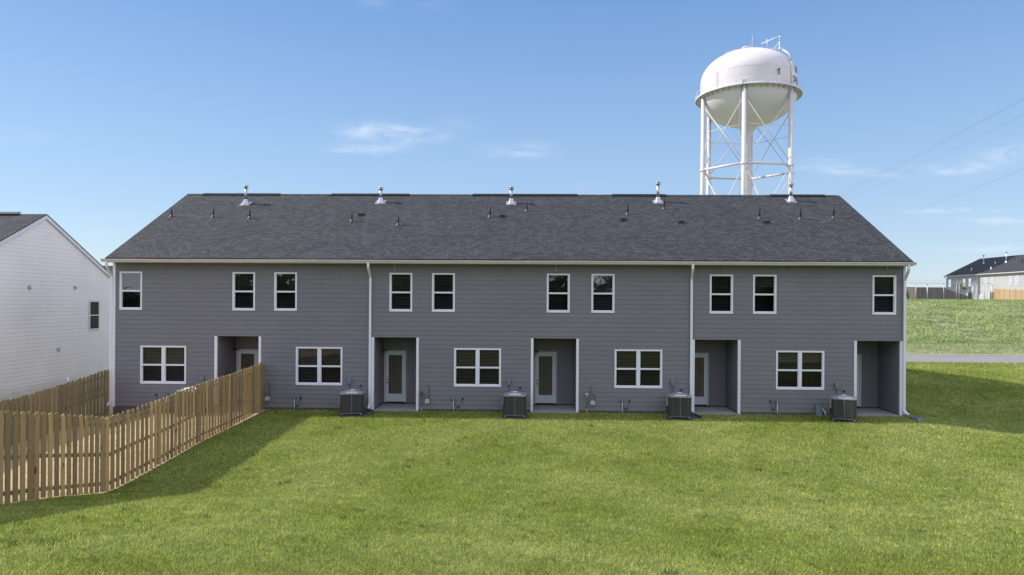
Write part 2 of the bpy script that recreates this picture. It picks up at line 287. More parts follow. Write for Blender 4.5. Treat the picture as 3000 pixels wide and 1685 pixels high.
# ------------------------------------------------------------------ mesh builder and object helpers
def world_origin(p):
    v = Vector((0, 0, 0))
    while p is not None: v = v + p.location; p = p.parent
    return v
class MB:
    def __init__(s): s.v = []; s.f = []; s.uv = []; s.t = []; s.smooth = []
    def face(s, pts, uv=None, tint=.5, smooth=False):
        n = len(s.v); s.v += [tuple(p) for p in pts]; s.f.append(tuple(range(n, n+len(pts)))); s.uv.append(uv); s.t.append(tint); s.smooth.append(smooth)
    def box(s, a, b, tint=.5):
        (x0, y0, z0), (x1, y1, z1) = a, b
        P = [(x0,y0,z0),(x1,y0,z0),(x1,y1,z0),(x0,y1,z0),(x0,y0,z1),(x1,y0,z1),(x1,y1,z1),(x0,y1,z1)]
        s.hexa(P, tint)
    def hexa(s, P, tint=.5):
        n = len(s.v); s.v += [tuple(p) for p in P]
        for q in ((0,3,2,1),(4,5,6,7),(0,1,5,4),(1,2,6,5),(2,3,7,6),(3,0,4,7)):
            s.f.append(tuple(n+i for i in q)); s.uv.append(None); s.t.append(tint); s.smooth.append(False)
    def obox(s, c, ex, ey, ez, tint=.5):       # box from centre and three half axes
        c, ex, ey, ez = map(Vector, (c, ex, ey, ez))
        s.hexa([c-ex-ey-ez, c+ex-ey-ez, c+ex+ey-ez, c-ex+ey-ez, c-ex-ey+ez, c+ex-ey+ez, c+ex+ey+ez, c-ex+ey+ez], tint)
    def tube(s, pts, r, seg=8, cap=True, tint=.5, closed=False):
        pts = [Vector(p) for p in pts]; rr = r if isinstance(r, (list, tuple)) else [r]*len(pts); rings = []
        for i, p in enumerate(pts):
            if closed: d = (pts[(i+1) % len(pts)]-pts[i-1]).normalized()
            else: d = ((pts[min(i+1, len(pts)-1)]-pts[max(i-1, 0)])).normalized()
            up = Vector((0, 0, 1)) if abs(d.z) < .95 else Vector((1, 0, 0))
            a = d.cross(up).normalized(); c = d.cross(a).normalized()
            n = len(s.v); s.v += [tuple(p+(a*math.cos(2*math.pi*k/seg)+c*math.sin(2*math.pi*k/seg))*rr[i]) for k in range(seg)]; rings.append(n)
        m = len(pts)
        for i in range(m if closed else m-1):
            p, q = rings[i], rings[(i+1) % m]
            for k in range(seg): s.f.append((p+k, p+(k+1) % seg, q+(k+1) % seg, q+k)); s.uv.append(None); s.t.append(tint); s.smooth.append(seg > 5)
        if cap and not closed:
            for n, rev in ((rings[0], 1), (rings[-1], 0)):
                q = tuple(range(n, n+seg)); s.f.append(q[::-1] if rev else q); s.uv.append(None); s.t.append(tint); s.smooth.append(False)
    def rtube(s, pts, hx, hy, side):             # rectangular pipe along pts; side = fixed sideways axis
        pts = [Vector(p) for p in pts]; side = Vector(side).normalized(); rings = []
        for i, p in enumerate(pts):
            d = (pts[min(i+1, len(pts)-1)]-pts[max(i-1, 0)]).normalized(); o = d.cross(side).normalized()
            n = len(s.v); s.v += [tuple(p+side*a*hx+o*b*hy) for a, b in ((-1,-1),(1,-1),(1,1),(-1,1))]; rings.append(n)
        for p, q in zip(rings, rings[1:]):
            for k in range(4): s.f.append((p+k, p+(k+1) % 4, q+(k+1) % 4, q+k)); s.uv.append(None); s.t.append(.5); s.smooth.append(False)
        for n in (rings[0], rings[-1]): s.f.append((n, n+1, n+2, n+3)); s.uv.append(None); s.t.append(.5); s.smooth.append(False)
    def lathe(s, prof, c=(0, 0, 0), seg=24, a0=0, a1=2*math.pi, tint=.5):
        full = abs(a1-a0-2*math.pi) < 1e-6; m = seg if full else seg+1; n0 = len(s.v); c = Vector(c)
        for r, z in prof:
            for k in range(m):
                a = a0+(a1-a0)*k/seg; s.v.append((c.x+r*math.cos(a), c.y+r*math.sin(a), c.z+z))
        for i in range(len(prof)-1):
            for k in range(seg):
                k2 = (k+1) % m if full else k+1
                s.f.append((n0+i*m+k, n0+i*m+k2, n0+(i+1)*m+k2, n0+(i+1)*m+k)); s.uv.append(None); s.t.append(tint); s.smooth.append(True)
    def build(s, name, mat, parent=None, **tags):
        o0 = world_origin(parent); me = bpy.data.meshes.new(name)
        v = np.array(s.v, float) - np.array(o0)[None, :]
        me.from_pydata(v.tolist(), [], s.f); me.materials.append(mat)
        a = me.attributes.new('tint', 'FLOAT', 'FACE'); a.data.foreach_set('value', np.array(s.t, np.float32))
        me.polygons.foreach_set('use_smooth', s.smooth)
        if any(u is not None for u in s.uv):
            ul = me.uv_layers.new(name='UVMap'); flat = []
            for f, u in zip(s.f, s.uv): flat += [c for p in (u if u is not None else [(0, 0)]*len(f)) for c in p]
            ul.data.foreach_set('uv', flat)
        me.update(); o = bpy.data.objects.new(name, me); COL.objects.link(o); o.parent = parent
        for k, x in tags.items(): o[k] = x
        return o
def thing(name, label, cat, loc=(0, 0, 0), group=None):
    o = bpy.data.objects.new(name, None); COL.objects.link(o); o.location = loc; o.empty_display_size = .2
    o['label'] = label; o['category'] = cat
    if group: o['group'] = group
    return o
def copy_tree(o, parent=None):
    kids = [c for c in bpy.data.objects if c.parent == o]
    c = o.copy(); COL.objects.link(c); c.parent = parent
    for k in kids: copy_tree(k, c)
    return c
def relabel(o, label, loc=None, rz=None):
    o['label'] = label
    if loc is not None: o.location = loc
    if rz is not None: o.rotation_euler.z = rz
    return o

# ------------------------------------------------------------------ the setting
def grid(name, xs, ys, mat, lift=0., kind='structure'):
    X, Y = np.meshgrid(xs, ys, indexing='ij'); Z = ground(X, Y)+lift
    v = np.stack([X, Y, Z], -1).reshape(-1, 3); nx, ny = len(xs), len(ys)
    i, j = np.meshgrid(np.arange(nx-1), np.arange(ny-1), indexing='ij'); a = (i*ny+j).ravel()
    f = np.stack([a, a+ny, a+ny+1, a+1], 1)
    me = bpy.data.meshes.new(name); me.from_pydata(v.tolist(), [], f.tolist()); me.materials.append(mat)
    me.polygons.foreach_set('use_smooth', [True]*len(f)); o = bpy.data.objects.new(name, me); COL.objects.link(o); o['kind'] = kind
    return o
xs = np.unique(np.concatenate([np.linspace(-1500, -60, 12), np.arange(-60, 100, 1.), np.linspace(100, 1500, 14)]))
ys = np.unique(np.concatenate([np.linspace(-500, -60, 6), np.arange(-60, -18, 1.), np.arange(-18, 30, .5), np.arange(30, 130, 1.), np.linspace(130, 2500, 16)]))
grid('ground', xs, ys, M['lawn'])
grid('road', np.arange(-90, 140, 2.), np.linspace(14.0, 19.0, 6), M['asphalt'], .02)
grid('road_verge', np.arange(-90, 140, 2.), np.linspace(19.0, 19.6, 3), M['kerb'], .035)
grid('side_yard', np.arange(-23, -16.3, .5), np.arange(-3, 13.5, .5), M['soil'], .006)
grid('bare_yard', np.arange(-16.6, -10.29, .3), np.arange(-30, .06, .3), M['soil'], .012)

def blades(name, P, w, h, mat, label, cat, lean=.6, seed=3, aspect=1):
    r = np.random.default_rng(seed); n = len(P)
    a = r.uniform(0, 2*np.pi, n); dx, dy = np.cos(a), np.sin(a)
    w = w*r.uniform(.7, 1.3, n); hh = h*r.uniform(.45, 1.2, n); b = r.uniform(0, 2*np.pi, n); ln = hh*lean*r.uniform(.2, 1.5, n)
    v = np.zeros((n, 3, 3)); v[:, 0] = P; v[:, 1] = P; v[:, 2] = P
    v[:, 0, 0] -= dx*w/2; v[:, 0, 1] -= dy*w/2; v[:, 1, 0] += dx*w/2; v[:, 1, 1] += dy*w/2
    v[:, 2, 0] += np.cos(b)*ln; v[:, 2, 1] += np.sin(b)*ln; v[:, 2, 2] += hh
    v[:, 0, 2] -= .01; v[:, 1, 2] -= .01
    me = bpy.data.meshes.new(name); me.vertices.add(3*n); me.vertices.foreach_set('co', v.ravel().astype(np.float32))
    me.loops.add(3*n); me.loops.foreach_set('vertex_index', np.arange(3*n, dtype=np.int32))
    me.polygons.add(n); me.polygons.foreach_set('loop_start', np.arange(0, 3*n, 3, dtype=np.int32))
    me.update(calc_edges=True)
    at = me.attributes.new('tint', 'FLOAT', 'FACE'); at.data.foreach_set('value', r.uniform(0, 1, n).astype(np.float32))
    me.materials.append(mat); o = bpy.data.objects.new(name, me); COL.objects.link(o); o['kind'] = 'stuff'; o['label'] = label; o['category'] = cat
    return o
def scatter(n, y0, y1, keep, power=1.6, seed=1, xr=1.05):
    r = np.random.default_rng(seed); d0, d1 = y0-CAMY, y1-CAMY
    u = r.uniform(0, 1, n); e = 2-power-0.0; dd = (d0**e+u*(d1**e-d0**e))**(1/e) if abs(e) > 1e-6 else d0*(d1/d0)**u
    x = r.uniform(-xr-.03, xr-.02, n)*dd; y = dd+CAMY; k = keep(x, y); x, y, dd = x[k], y[k], dd[k]
    return np.stack([x, y, ground(x, y)], 1), dd
def keep_lawn(x, y):
    k = ~((x < -10.30+.05*np.sin(y*9)) & (x > -16.65))
    k &= ~((x > -16.45) & (x < 14.15) & (y > -.05) & (y < 11.6))
    return k & ~((x < -16.6) & (y > -1.5) & (y < 12)) & (x > -30)
P, dd = scatter(1300000, -18.5, 14.0, keep_lawn, 1.3)
blades('lawn_grass', P, .009+.0005*dd, .034+.0013*dd, M['blade'], 'short mown grass of the back lawn', 'grass', .9)
r_ = np.random.default_rng(77); P0, d0 = scatter(520, -17.5, 12.0, keep_lawn, .8, 78)
C_ = []
for p, d in zip(P0, d0):
    k = int(r_.uniform(14, 46)); rr = r_.uniform(.03, .13); q = r_.normal(0, rr, (k, 2)); C_.append(np.stack([p[0]+q[:, 0], p[1]+q[:, 1]*.8, ground(p[0]+q[:, 0], p[1]+q[:, 1]*.8)], 1))
blades('lawn_tufts', np.concatenate(C_), .020, .085, M['tuft'], 'darker taller tufts scattered through the back lawn', 'grass', .7, 79)
P, dd = scatter(60000, 19.6, 27, lambda x, y: (x > 8) & (x < 70), 1.3, 5)
blades('verge_grass', P, .05, .09, M['weed'], 'short grass strip beyond the road', 'grass', .9, 8)
P, dd = scatter(430000, 25.5, 84, lambda x, y: (x > 4) & (x < 115) & (np.sin(x*.9+np.sin(y*.6)*2)*np.sin(y*.8+x*.3) > -.55), .9, 6)
P[:, 2] += .0; blades('rough_grass', P, .075, .17, M['weed'], 'tall rough grass and weeds on the bank beyond the road', 'grass', 1.0, 9)
r_ = np.random.default_rng(21); n = 900
yx = np.concatenate([r_.normal(26.6, .8, n), r_.normal(29.5, .5, n//3)]); yyv = 33+r_.uniform(-.8, .8, len(yx))
blades('weed_patch', np.stack([yx, yyv, ground(yx, yyv)], 1), .05, .95, M['yweed'], 'tall yellow green weeds standing on the bank', 'weeds', .12, 10)
n = 5200; x = r_.uniform(-16.4, -10.4, n); y = r_.uniform(-16, -.4, n); k = np.sin(x*1.3+y*.7)*np.sin(y*.9-x*.4) > .25; x, y = x[k], y[k]
blades('yard_sprouts', np.stack([x, y, ground(x, y)+.01], 1), .02, .07, M['blade'], 'sparse grass sprouting in the fenced bare yard', 'grass', .8, 12)

# ------------------------------------------------------------------ lap siding
LAP = .1778
def siding(mb, origin, u, nrm, u0, u1, z0, z1, holes=(), lim=None, lip=.014, zref=None):
    """courses of overlapping boards on a wall; u = horizontal axis, nrm = outward normal; holes = (ua, ub, za, zb)"""
    o, u, nrm = Vector(origin), Vector(u), Vector(nrm); zr = z0 if zref is None else zref
    k = math.floor((z0-zr)/LAP)
    while zr+k*LAP < z1-1e-4:
        c0 = zr+k*LAP; c1 = c0+LAP; a, b = max(c0, z0), min(c1, z1)
        cuts = sorted({a, b, *[z for h in holes for z in h[2:] if a < z < b]})
        joints = [u0]; x = u0+random.uniform(.5, 3.6)
        while x < u1-.3: joints.append(x); x += 3.66
        joints.append(u1); tints = [random.random() for _ in joints]
        for za, zb in zip(cuts, cuts[1:]):
            zm = (za+zb)/2; spans = [(u0, u1)]
            for h in holes:
                if h[2] < zm < h[3]:
                    ns = []
                    for p, q in spans:
                        if h[1] <= p or h[0] >= q: ns.append((p, q)); continue
                        if h[0] > p: ns.append((p, h[0]))
                        if h[1] < q: ns.append((h[1], q))
                    spans = ns
            for p, q in spans:
                for j in range(len(joints)-1):
                    s, e = max(p, joints[j]), min(q, joints[j+1])
                    if e-s < .002: continue
                    g = .0022 if e < q-1e-4 else 0
                    e -= g
                    sa = sb = s; ea = eb = e
                    if lim:
                        (l0, r0), (l1, r1) = lim(za), lim(zb); sa, ea = max(s, l0), min(e, r0); sb, eb = max(s, l1), min(e, r1)
                        if ea <= sa: continue
                        if eb < sb: sb = eb = (l1+r1)/2 if l1 >= r1 else max(min(sb, r1), l1)
                    da, db = lip*(1-(za-c0)/LAP), lip*(1-(zb-c0)/LAP)
                    w = lambda uu, z, d: o+u*uu+nrm*d+Vector((0, 0, z))
                    mb.face([w(sa, za, da), w(ea, za, da), w(eb, zb, db), w(sb, zb, db)], tint=tints[j])
                    if abs(za-c0) < 1e-4: mb.face([w(sa, za, 0), w(ea, za, 0), w(ea, za, da), w(sa, za, da)], tint=tints[j])
        k += 1

# ------------------------------------------------------------------ the grey terrace
XL, XR, DEP = -16.44, 14.10, 11.54
ZS, ZE = 5.70, 5.853            # soffit, shingle edge
SL = .5508; OH = .45; RY = 5.768; RZ = ZE+SL*(RY+OH)
WIN_U = [(-16.188,-15.297,.0),(-11.728,-10.841,0),(-10.089,-9.197,0),(-5.588,-4.700,0),(-3.937,-3.050,0),(.490,1.377,0),(2.203,3.092,0),(6.716,7.603,0),(8.358,9.245,0),(12.860,13.747,0)]
WIN_L = [(-15.351,-13.540),(-9.225,-7.405),(-3.070,-1.250),(3.105,4.930),(9.246,11.064)]
UZ = (3.846, 5.342); LZ = (.968, 2.452)
PORCH = [(-12.328,-10.683),(-6.181,-4.527),(-.010,1.645),(6.155,7.810),(12.283,13.915)]
PZ = 2.846; PD = 1.66
HB = 0.03
house = thing('townhouse', 'long grey two storey terrace with dark shingle roof and five recessed porches', 'house', (0, 0, 0))
holes = [(a+.02, b-.02, UZ[0]+.02, UZ[1]-.02) for a, b, _ in WIN_U]+[(a+.02, b-.02, LZ[0]+.02, LZ[1]-.02) for a, b in WIN_L]+[(a, b, -1, PZ) for a, b in PORCH]
mb = MB(); siding(mb, (0, 0, 0), (1, 0, 0), (0, -1, 0), XL, XR, HB+.06, ZS, holes); mb.build('wall', M['siding'], house)
for X, sgn in ((XL, -1), (XR, 1)):
    mb = MB(); lim = lambda z: (0., DEP) if z < ZE+.2 else (max(0., (z-ZE+.0)/SL-OH+.1), min(DEP, 2*RY-((z-ZE)/SL-OH)-.1))
    siding(mb, (X, 0, 0), (0, 1, 0), (sgn, 0, 0), 0, DEP, HB+.06, RZ-.12, (), lim); mb.build('side_wall', M['siding'], house)
mb = MB(); mb.face([(XL, DEP, -.5), (XR, DEP, -.5), (XR, DEP, ZS), (XL, DEP, ZS)]); mb.build('front_wall', M['siding'], house)
mb = MB()   # dark foundation strip
edges = [XL]+[e for p in PORCH for e in p]+[XR]
for a, b in zip(edges[0::2], edges[1::2]): mb.box((a, .004, -1.0), (b, .2, HB+.062))
mb.box((XL, .2, -1.0), (XR, DEP-.01, HB-.05)); mb.box((XL-.002, .21, -.04), (XL+.05, DEP-.02, HB+.065)); mb.box((XR-.05, .21, -.04), (XR+.002, DEP-.02, HB+.065)); mb.build('foundation', M['foundation'], house)
mb = MB(); mb.box((XL+.03, PD+.16, 2.93), (XR-.03, DEP-.05, 3.10)); mb.box((XL+.03, PD+.16, HB), (XR-.03, DEP-.05, HB+.06)); mb.box((XL+.05, .2, 5.72), (XR-.05, DEP-.06, 5.76))
for w in (-12.45-.1, -10.35, -6.35, -.15-.08, 6.0, 12.13): mb.box((w, PD+.2, .1), (w+.08, DEP-.06, 5.7))
mb.build('interior_wall', M['interior'], house)

# roof: two planes, underside and rakes
RX0, RX1 = -16.45, 14.08
RX0, RX1 = XL-.06, XR+.05
def roof_pt(x, y, off=0): return Vector((x, y, ZE+SL*(min(y, 2*RY-y)+OH)+off))
mb = MB(); TH = .035; sl_len = math.hypot(RY+OH, SL*(RY+OH))
E0, E1 = -OH, 2*RY+OH
f = [roof_pt(RX0, E0), roof_pt(RX1, E0), roof_pt(RX1, RY), roof_pt(RX0, RY), roof_pt(RX1, E1), roof_pt(RX0, E1)]
mb.face([f[0], f[1], f[2], f[3]], [(RX0, 0), (RX1, 0), (RX1, sl_len), (RX0, sl_len)])
mb.face([f[3], f[2], f[4], f[5]], [(RX0, sl_len), (RX1, sl_len), (RX1, 2*sl_len), (RX0, 2*sl_len)])
dn = Vector((0, 0, -TH)); g = [p+dn for p in f]
mb.face([g[3], g[2], g[1], g[0]]); mb.face([g[5], g[4], g[2], g[3]]); mb.face([g[0], g[1], f[1], f[0]]); mb.face([f[5], f[4], g[4], g[5]])
for i, j in ((0, 3), (3, 5), (1, 2), (2, 4)): mb.face([f[i], f[j], g[j], g[i]])
roof = mb.build('roof', M['shingle'], house)
mb = MB()   # starter course thickness at the eave, bent slightly
for i in range(60):
    a = RX0+.01+(RX1-RX0-.02)*i/60; b = RX0+.01+(RX1-RX0-.02)*(i+1)/60; d = .004*math.sin(i*.6)
    mb.box((a, E0-.022, ZE-.045+d), (b, E0-.001, ZE-.012+d))
mb.build('drip_edge', M['vent_black'], roof)
for a, b in ((-15.72, -12.04), (-9.59, -5.89), (-2.91, 2.0), (3.63, 6.12), (10.94, 13.46)):
    mb = MB()
    for s in (-1, 1):
        p = [(a, RY-.0*s, RZ+.046), (b, RY, RZ+.046), (b, RY+s*.19, RZ+.046-.19*SL), (a, RY+s*.19, RZ+.046-.19*SL)]
        q = [(x, y, z-.036) for x, y, z in p]; mb.hexa(q+p if s > 0 else [q[1], q[0], q[3], q[2], p[1], p[0], p[3], p[2]])
    mb.build('ridge_vent', M['shingle_far'], roof)
mb = MB()   # ridge cap shingles between the vents
x = RX0+.02
while x < RX1-.2:
    for s in (-1, 1):
        p = [(x, RY, RZ+.018), (min(x+.2, RX1), RY, RZ+.010), (min(x+.2, RX1), RY+s*.14, RZ+.010-.14*SL), (x, RY+s*.14, RZ+.018-.14*SL)]
        mb.face(p if s < 0 else p[::-1], [(x, 0), (x+.2, 0), (x+.2, .1), (x, .1)])
    x += .15
mb.build('ridge_cap', M['shingle_far'], roof)
mb = MB(); mb.box((XL-.03, -OH+.01, ZS-.012), (XR+.03, -.016, ZS)); mb.box((XL-.03, DEP+.02, ZS-.012), (XR+.03, DEP+OH, ZS)); mb.build('soffit', M['soffit'], house)
mb = MB(); mb.box((XL-.05, -OH-.018, ZS-.03), (XR+.04, -OH+.008, ZE-.05))
for X, s in ((XL-.06, 1), (XR+.03, 1)):
    for ya, yb in ((-OH, RY), (2*RY+OH, RY)):
        za, zb = roof_pt(0, ya).z-TH-.002, roof_pt(0, yb).z-TH-.002
        y0, y1 = ya, yb
        P_ = [(X, y0, za-.14), (X+.022, y0, za-.14), (X+.022, y1, zb-.14), (X, y1, zb-.14)]
        mb.hexa(P_+[(x, y, z+.14) for x, y, z in P_])
mb.build('fascia', M['gutter'], house)
# K-profile gutter with end caps
def gutter_mesh(mb, x0, x1, y, z):
    prof = [(-.0, 0), (-.0, -.115), (-.075, -.115), (-.085, -.075), (-.112, -.040), (-.112, -.006), (-.118, 0), (-.104, 0), (-.104, -.03), (-.07, -.10), (-.006, -.10), (-.006, 0)]
    n = 24
    for i in range(n):
        a, b = x0+(x1-x0)*i/n, x0+(x1-x0)*(i+1)/n; w = lambda x: .010*math.sin(x*.55)*.5+(.004*math.sin(x*1.9))
        for (p, q) in zip(prof, prof[1:]): mb.face([(a, y+p[0], z+p[1]+w(a)), (b, y+p[0], z+p[1]+w(b)), (b, y+q[0], z+q[1]+w(b)), (a, y+q[0], z+q[1]+w(a))])
    for x in (x0, x1): mb.face([(x, y+p[0], z+p[1]) for p in prof[:7]])
mb = MB(); gutter_mesh(mb, -16.60, 14.20, -OH-.021, ZE-.045); mb.build('gutter', M['gutter'], house)
def downspout(x0, x1, kick, zb=.12):
    mb = MB(); y0, y1 = -OH-.075, -.062
    pts = [(x0, y0, ZE-.15), (x0, y0, ZE-.30)]
    for t_ in (.15, .35, .5, .65, .85): pts.append((x0+(x1-x0)*t_, y0+(y1-y0)*t_, ZE-.34-.34*t_))
    pts += [(x1, y1, ZE-.72), (x1, y1, zb+.14)]
    pts += [(x1+kick[0]*.3, y1+kick[1]*.3-.01, zb+.06), (x1+kick[0], y1+kick[1], zb)]
    mb.rtube(pts, .042, .030, (1, 0, 0)) if abs(kick[0]) < .12 else mb.rtube(pts, .042, .034, (.999, .05, 0))
    for z in (3.1, 1.3): mb.box((x1-.06, -.03, z), (x1+.06, -.018, z+.03))
    o = mb.build('downspout', M['trim'], house)
    mb = MB(); p, q = Vector(pts[-1]), Vector(pts[-2]); d = (p-q).normalized(); mb.rtube([p-d*.005, p+d*.012], .036, .025, (1, 0, 0)); mb.build('outlet', M['vent_black'], o)
downspout(-16.40, -16.50, (-.10, -.14)); downspout(-6.30, -6.322, (.0, -.2), .1); downspout(5.955, 6.02, (.0, -.2), .1); downspout(13.95, 14.05, (.09, -.18), .08)
# white corner boards at the ends and beside each porch opening
for a, b, z1, z0 in [(XL-.012, XL+.085, ZS-.014, .06), (XR-.085, XR+.012, ZS-.014, .06)]:
    mb = MB(); mb.box((a, -.034, z0), (b, .0, z1))
    mb.box((a if a < 0 else b-.02, .001, z0), (a+.02 if a < 0 else b, .09, z1)); mb.build('corner_board', M['trim'], house)
for a, b in PORCH:
    for p, q in ((a-.096, a+.004), (b-.004, b+.092)):
        mb = MB(); mb.box((p, -.030, .035), (q, .05, PZ-.003)); mb.build('porch_trim', M['trim'], house)
for a, b in PORCH:
    mb = MB()
    siding(mb, (a, 0, 0), (0, 1, 0), (1, 0, 0), .05, PD, HB+.05, PZ, (), None, .011)
    siding(mb, (b, 0, 0), (0, 1, 0), (-1, 0, 0), .05, PD, HB+.05, PZ, (), None, .011)
    dh = (a+.045+.05, a+.045+.915-.05, -1, 2.17)
    siding(mb, (0, PD, 0), (1, 0, 0), (0, -1, 0), a+.002, b-.002, HB+.05, PZ, [dh], None, .011)
    mb.build('porch_wall', M['siding'], house)
    mb = MB(); mb.box((a+.001, .012, PZ), (b-.001, PD+.15, PZ+.06)); mb.build('porch_ceiling', M['ceiling'], house)
    mb = MB(); mb.box((a-.10, -.16, -.6), (b+.10, .003, HB+.0)); mb.box((a+.012, .0031, -.6), (b-.012, PD+.3, HB+.012)); mb.build('porch_floor', M['concrete'], house)

# ------------------------------------------------------------------ windows and doors
def blinds_mb(x0, x1, z0, z1, y, pitch=.046, tilt=.5, drop=None, sag=0):
    mb = MB(); z = z1-.03; mb.box((x0, y-.02, z1-.03), (x1, y+.02, z1)); n = 0
    while z > (z0 if drop is None else drop):
        z -= pitch; dz = pitch*.43*math.sin(tilt); dy = pitch*.43*math.cos(tilt); s = sag*math.sin(n*1.7)
        mb.face([(x0, y-dy, z-dz), (x1, y-dy, z-dz+s), (x1, y+dy, z+dz+s), (x0, y+dy, z+dz)]); n += 1
    for f in (.2, .8): mb.box((x0+(x1-x0)*f, y-.022, z), (x0+(x1-x0)*f+.006, y-.020, z1))
    return mb
def window(x0, x1, z0, z1, lights=1, tilt=.5, low_tilt=None, screen=True, drop=None, gm='glass'):
    mb = MB(); T = .062; Y0, Y1 = -.032, .075
    mb.box((x0, Y0, z0), (x1, Y1, z0+T)); mb.box((x0, Y0, z1-T), (x1, Y1, z1)); mb.box((x0, Y0, z0+T), (x0+T, Y1, z1-T)); mb.box((x1-T, Y0, z0+T), (x1, Y1, z1-T))
    cells = []; xm = (x0+x1)/2
    if lights == 1: cells = [(x0+T, x1-T)]
    else: mb.box((xm-.062, Y0+.003, z0+T), (xm+.062, Y1, z1-T)); cells = [(x0+T, xm-.062), (xm+.062, x1-T)]
    zm = (z0+z1)/2-.005
    for a, b in cells:
        mb.box((a, Y0+.022, zm-.032), (b, Y1-.01, zm+.032)); mb.box((a, Y0+.045, z0+T), (b, Y1-.012, z0+T+.035))
        for p, q in ((a, a+.018), (b-.018, b)):
            mb.box((p, Y0+.048, z0+T+.035), (q, Y1-.014, zm-.032)); mb.box((p, Y0+.030, zm+.032), (q, Y1-.014, z1-T))
    w = mb.build('window', M['trim'], house)
    g1, g2 = MB(), MB()
    for a, b in cells:
        y = .025; d = random.uniform(-.003, .003); g1.face([(a+.018, y+d, zm+.032), (b-.018, y-d, zm+.032), (b-.018, y-d, z1-T), (a+.018, y, z1-T)])
        y = .04; g2.face([(a+.018, y, z0+T+.03), (b-.018, y+d, z0+T+.03), (b-.018, y, zm-.03), (a+.018, y-d, zm-.03)])
    g1.build('glass', M[gm], w); g2.build('screened_glass', M['glass_low'] if screen else M['glass'], w)
    bm_ = MB()
    for i, (a, b) in enumerate(cells):
        q = blinds_mb(a-.01, b+.01, z0+.02, z1-.02, .14, .056, tilt+random.uniform(-.08, .08), drop)
        n = len(bm_.v); bm_.v += q.v; bm_.f += [tuple(n+k for k in f) for f in q.f]; bm_.uv += q.uv; bm_.t += q.t; bm_.smooth += q.smooth
    bm_.build('blinds', M['blind'], w)
    rm = MB()    # the reveal behind the glass
    a, b = x0+.03, x1-.03
    rm.face([(a, .076, z0), (a, .45, z0), (a, .45, z1), (a, .076, z1)]); rm.face([(b, .076, z0), (b, .076, z1), (b, .45, z1), (b, .45, z0)])
    rm.face([(a, .076, z0+.02), (b, .076, z0+.02), (b, .45, z0+.02), (a, .45, z0+.02)]); rm.face([(a, .076, z1-.02), (a, .45, z1-.02), (b, .45, z1-.02), (b, .076, z1-.02)])
    rm.face([(a, .45, z0), (b, .45, z0), (b, .45, z1), (a, .45, z1)]); rm.build('reveal', M['interior'], w)
    return w
tl = [.15, .55, .5, .6, .5, .35, .6, .45, .7, .6]
for i, (a, b, _) in enumerate(WIN_U): window(a, b, *UZ, 1, tl[i], drop=4.95 if i == 8 else None)
tl = [.7, .5, .45, .4, .8]
for i, (a, b) in enumerate(WIN_L): window(a, b, *LZ, 2, tl[i], drop=2.05 if i == 4 else None, gm='glass_ground')
def door(x0):
    x1 = x0+.915; y = PD; z0, z1 = .105, 2.222
    mb = MB(); c = .062
    mb.box((x0, y-.035, z0-.02), (x0+c, y+.05, z1)); mb.box((x1-c, y-.035, z0-.02), (x1, y+.05, z1)); mb.box((x0+c, y-.035, z1-c), (x1-c, y+.05, z1))
    d = mb.build('door', M['casing'], house)
    mb = MB(); a, b, za, zb = x0+c+.004, x1-c-.004, z0+.01, z1-c-.004; ga, gb, gz0, gz1 = a+.115, b-.115, z0+.335, zb-.12
    Y0, Y1 = y-.008, y+.035
    mb.box((a, Y0, za), (ga, Y1, zb)); mb.box((gb, Y0, za), (b, Y1, zb)); mb.box((ga, Y0, za), (gb, Y1, gz0)); mb.box((ga, Y0, gz1), (gb, Y1, zb))
    for p in ((ga-.02, gb+.02, gz0-.02, gz0), (ga-.02, gb+.02, gz1, gz1+.02), (ga-.02, ga, gz0, gz1), (gb, gb+.02, gz0, gz1)):
        mb.box((p[0], Y0-.010, p[2]), (p[1], Y0+.002, p[3]))
    mb.build('leaf', M['door'], d)
    mb = MB(); mb.face([(ga, Y0+.008, gz0), (gb, Y0+.008, gz0), (gb, Y0+.008, gz1), (ga, Y0+.008, gz1)]); mb.build('glass', M['door_glass'], d)
    blinds_mb(ga+.004, gb-.004, gz0, gz1-.002, y+.022, .026, 1.0).build('blinds', M['blind'], d)
    mb = MB(); mb.box((ga-.02, y+.06, gz0-.1), (gb+.02, y+.07, gz1+.05)); mb.build('reveal', M['interior'], d)
    mb = MB(); mb.lathe([(0, .0), (.028, .0), (.03, .01), (.0, .012)], (0, 0, 0), 12); 
    mb.v = [(a+.055+v[0], Y0-v[2], .93+v[1]+.11) for v in mb.v]; mb.build('deadbolt', M['dark_metal'], d); mb = MB(); n = 0
    k = MB(); k.lathe([(0, 0), (.03, 0), (.012, .012), (.012, .04), (.028, .05), (.026, .068), (0, .072)], (0, 0, 0), 12)
    mb.v += [(a+.055+v[0], Y0-v[2], .90+v[1]) for v in k.v]; mb.f += [tuple(n+i for i in f) for f in k.f]; mb.uv += k.uv; mb.t += k.t; mb.smooth += k.smooth
    mb.build('handle', M['dark_metal'], d)
    mb = MB(); mb.box((x0-.01, y-.11, HB+.013), (x1+.01, y+.0, z0-.025)); mb.build('threshold', M['vent_black'], d)
for a, b in PORCH: door(a+.045)

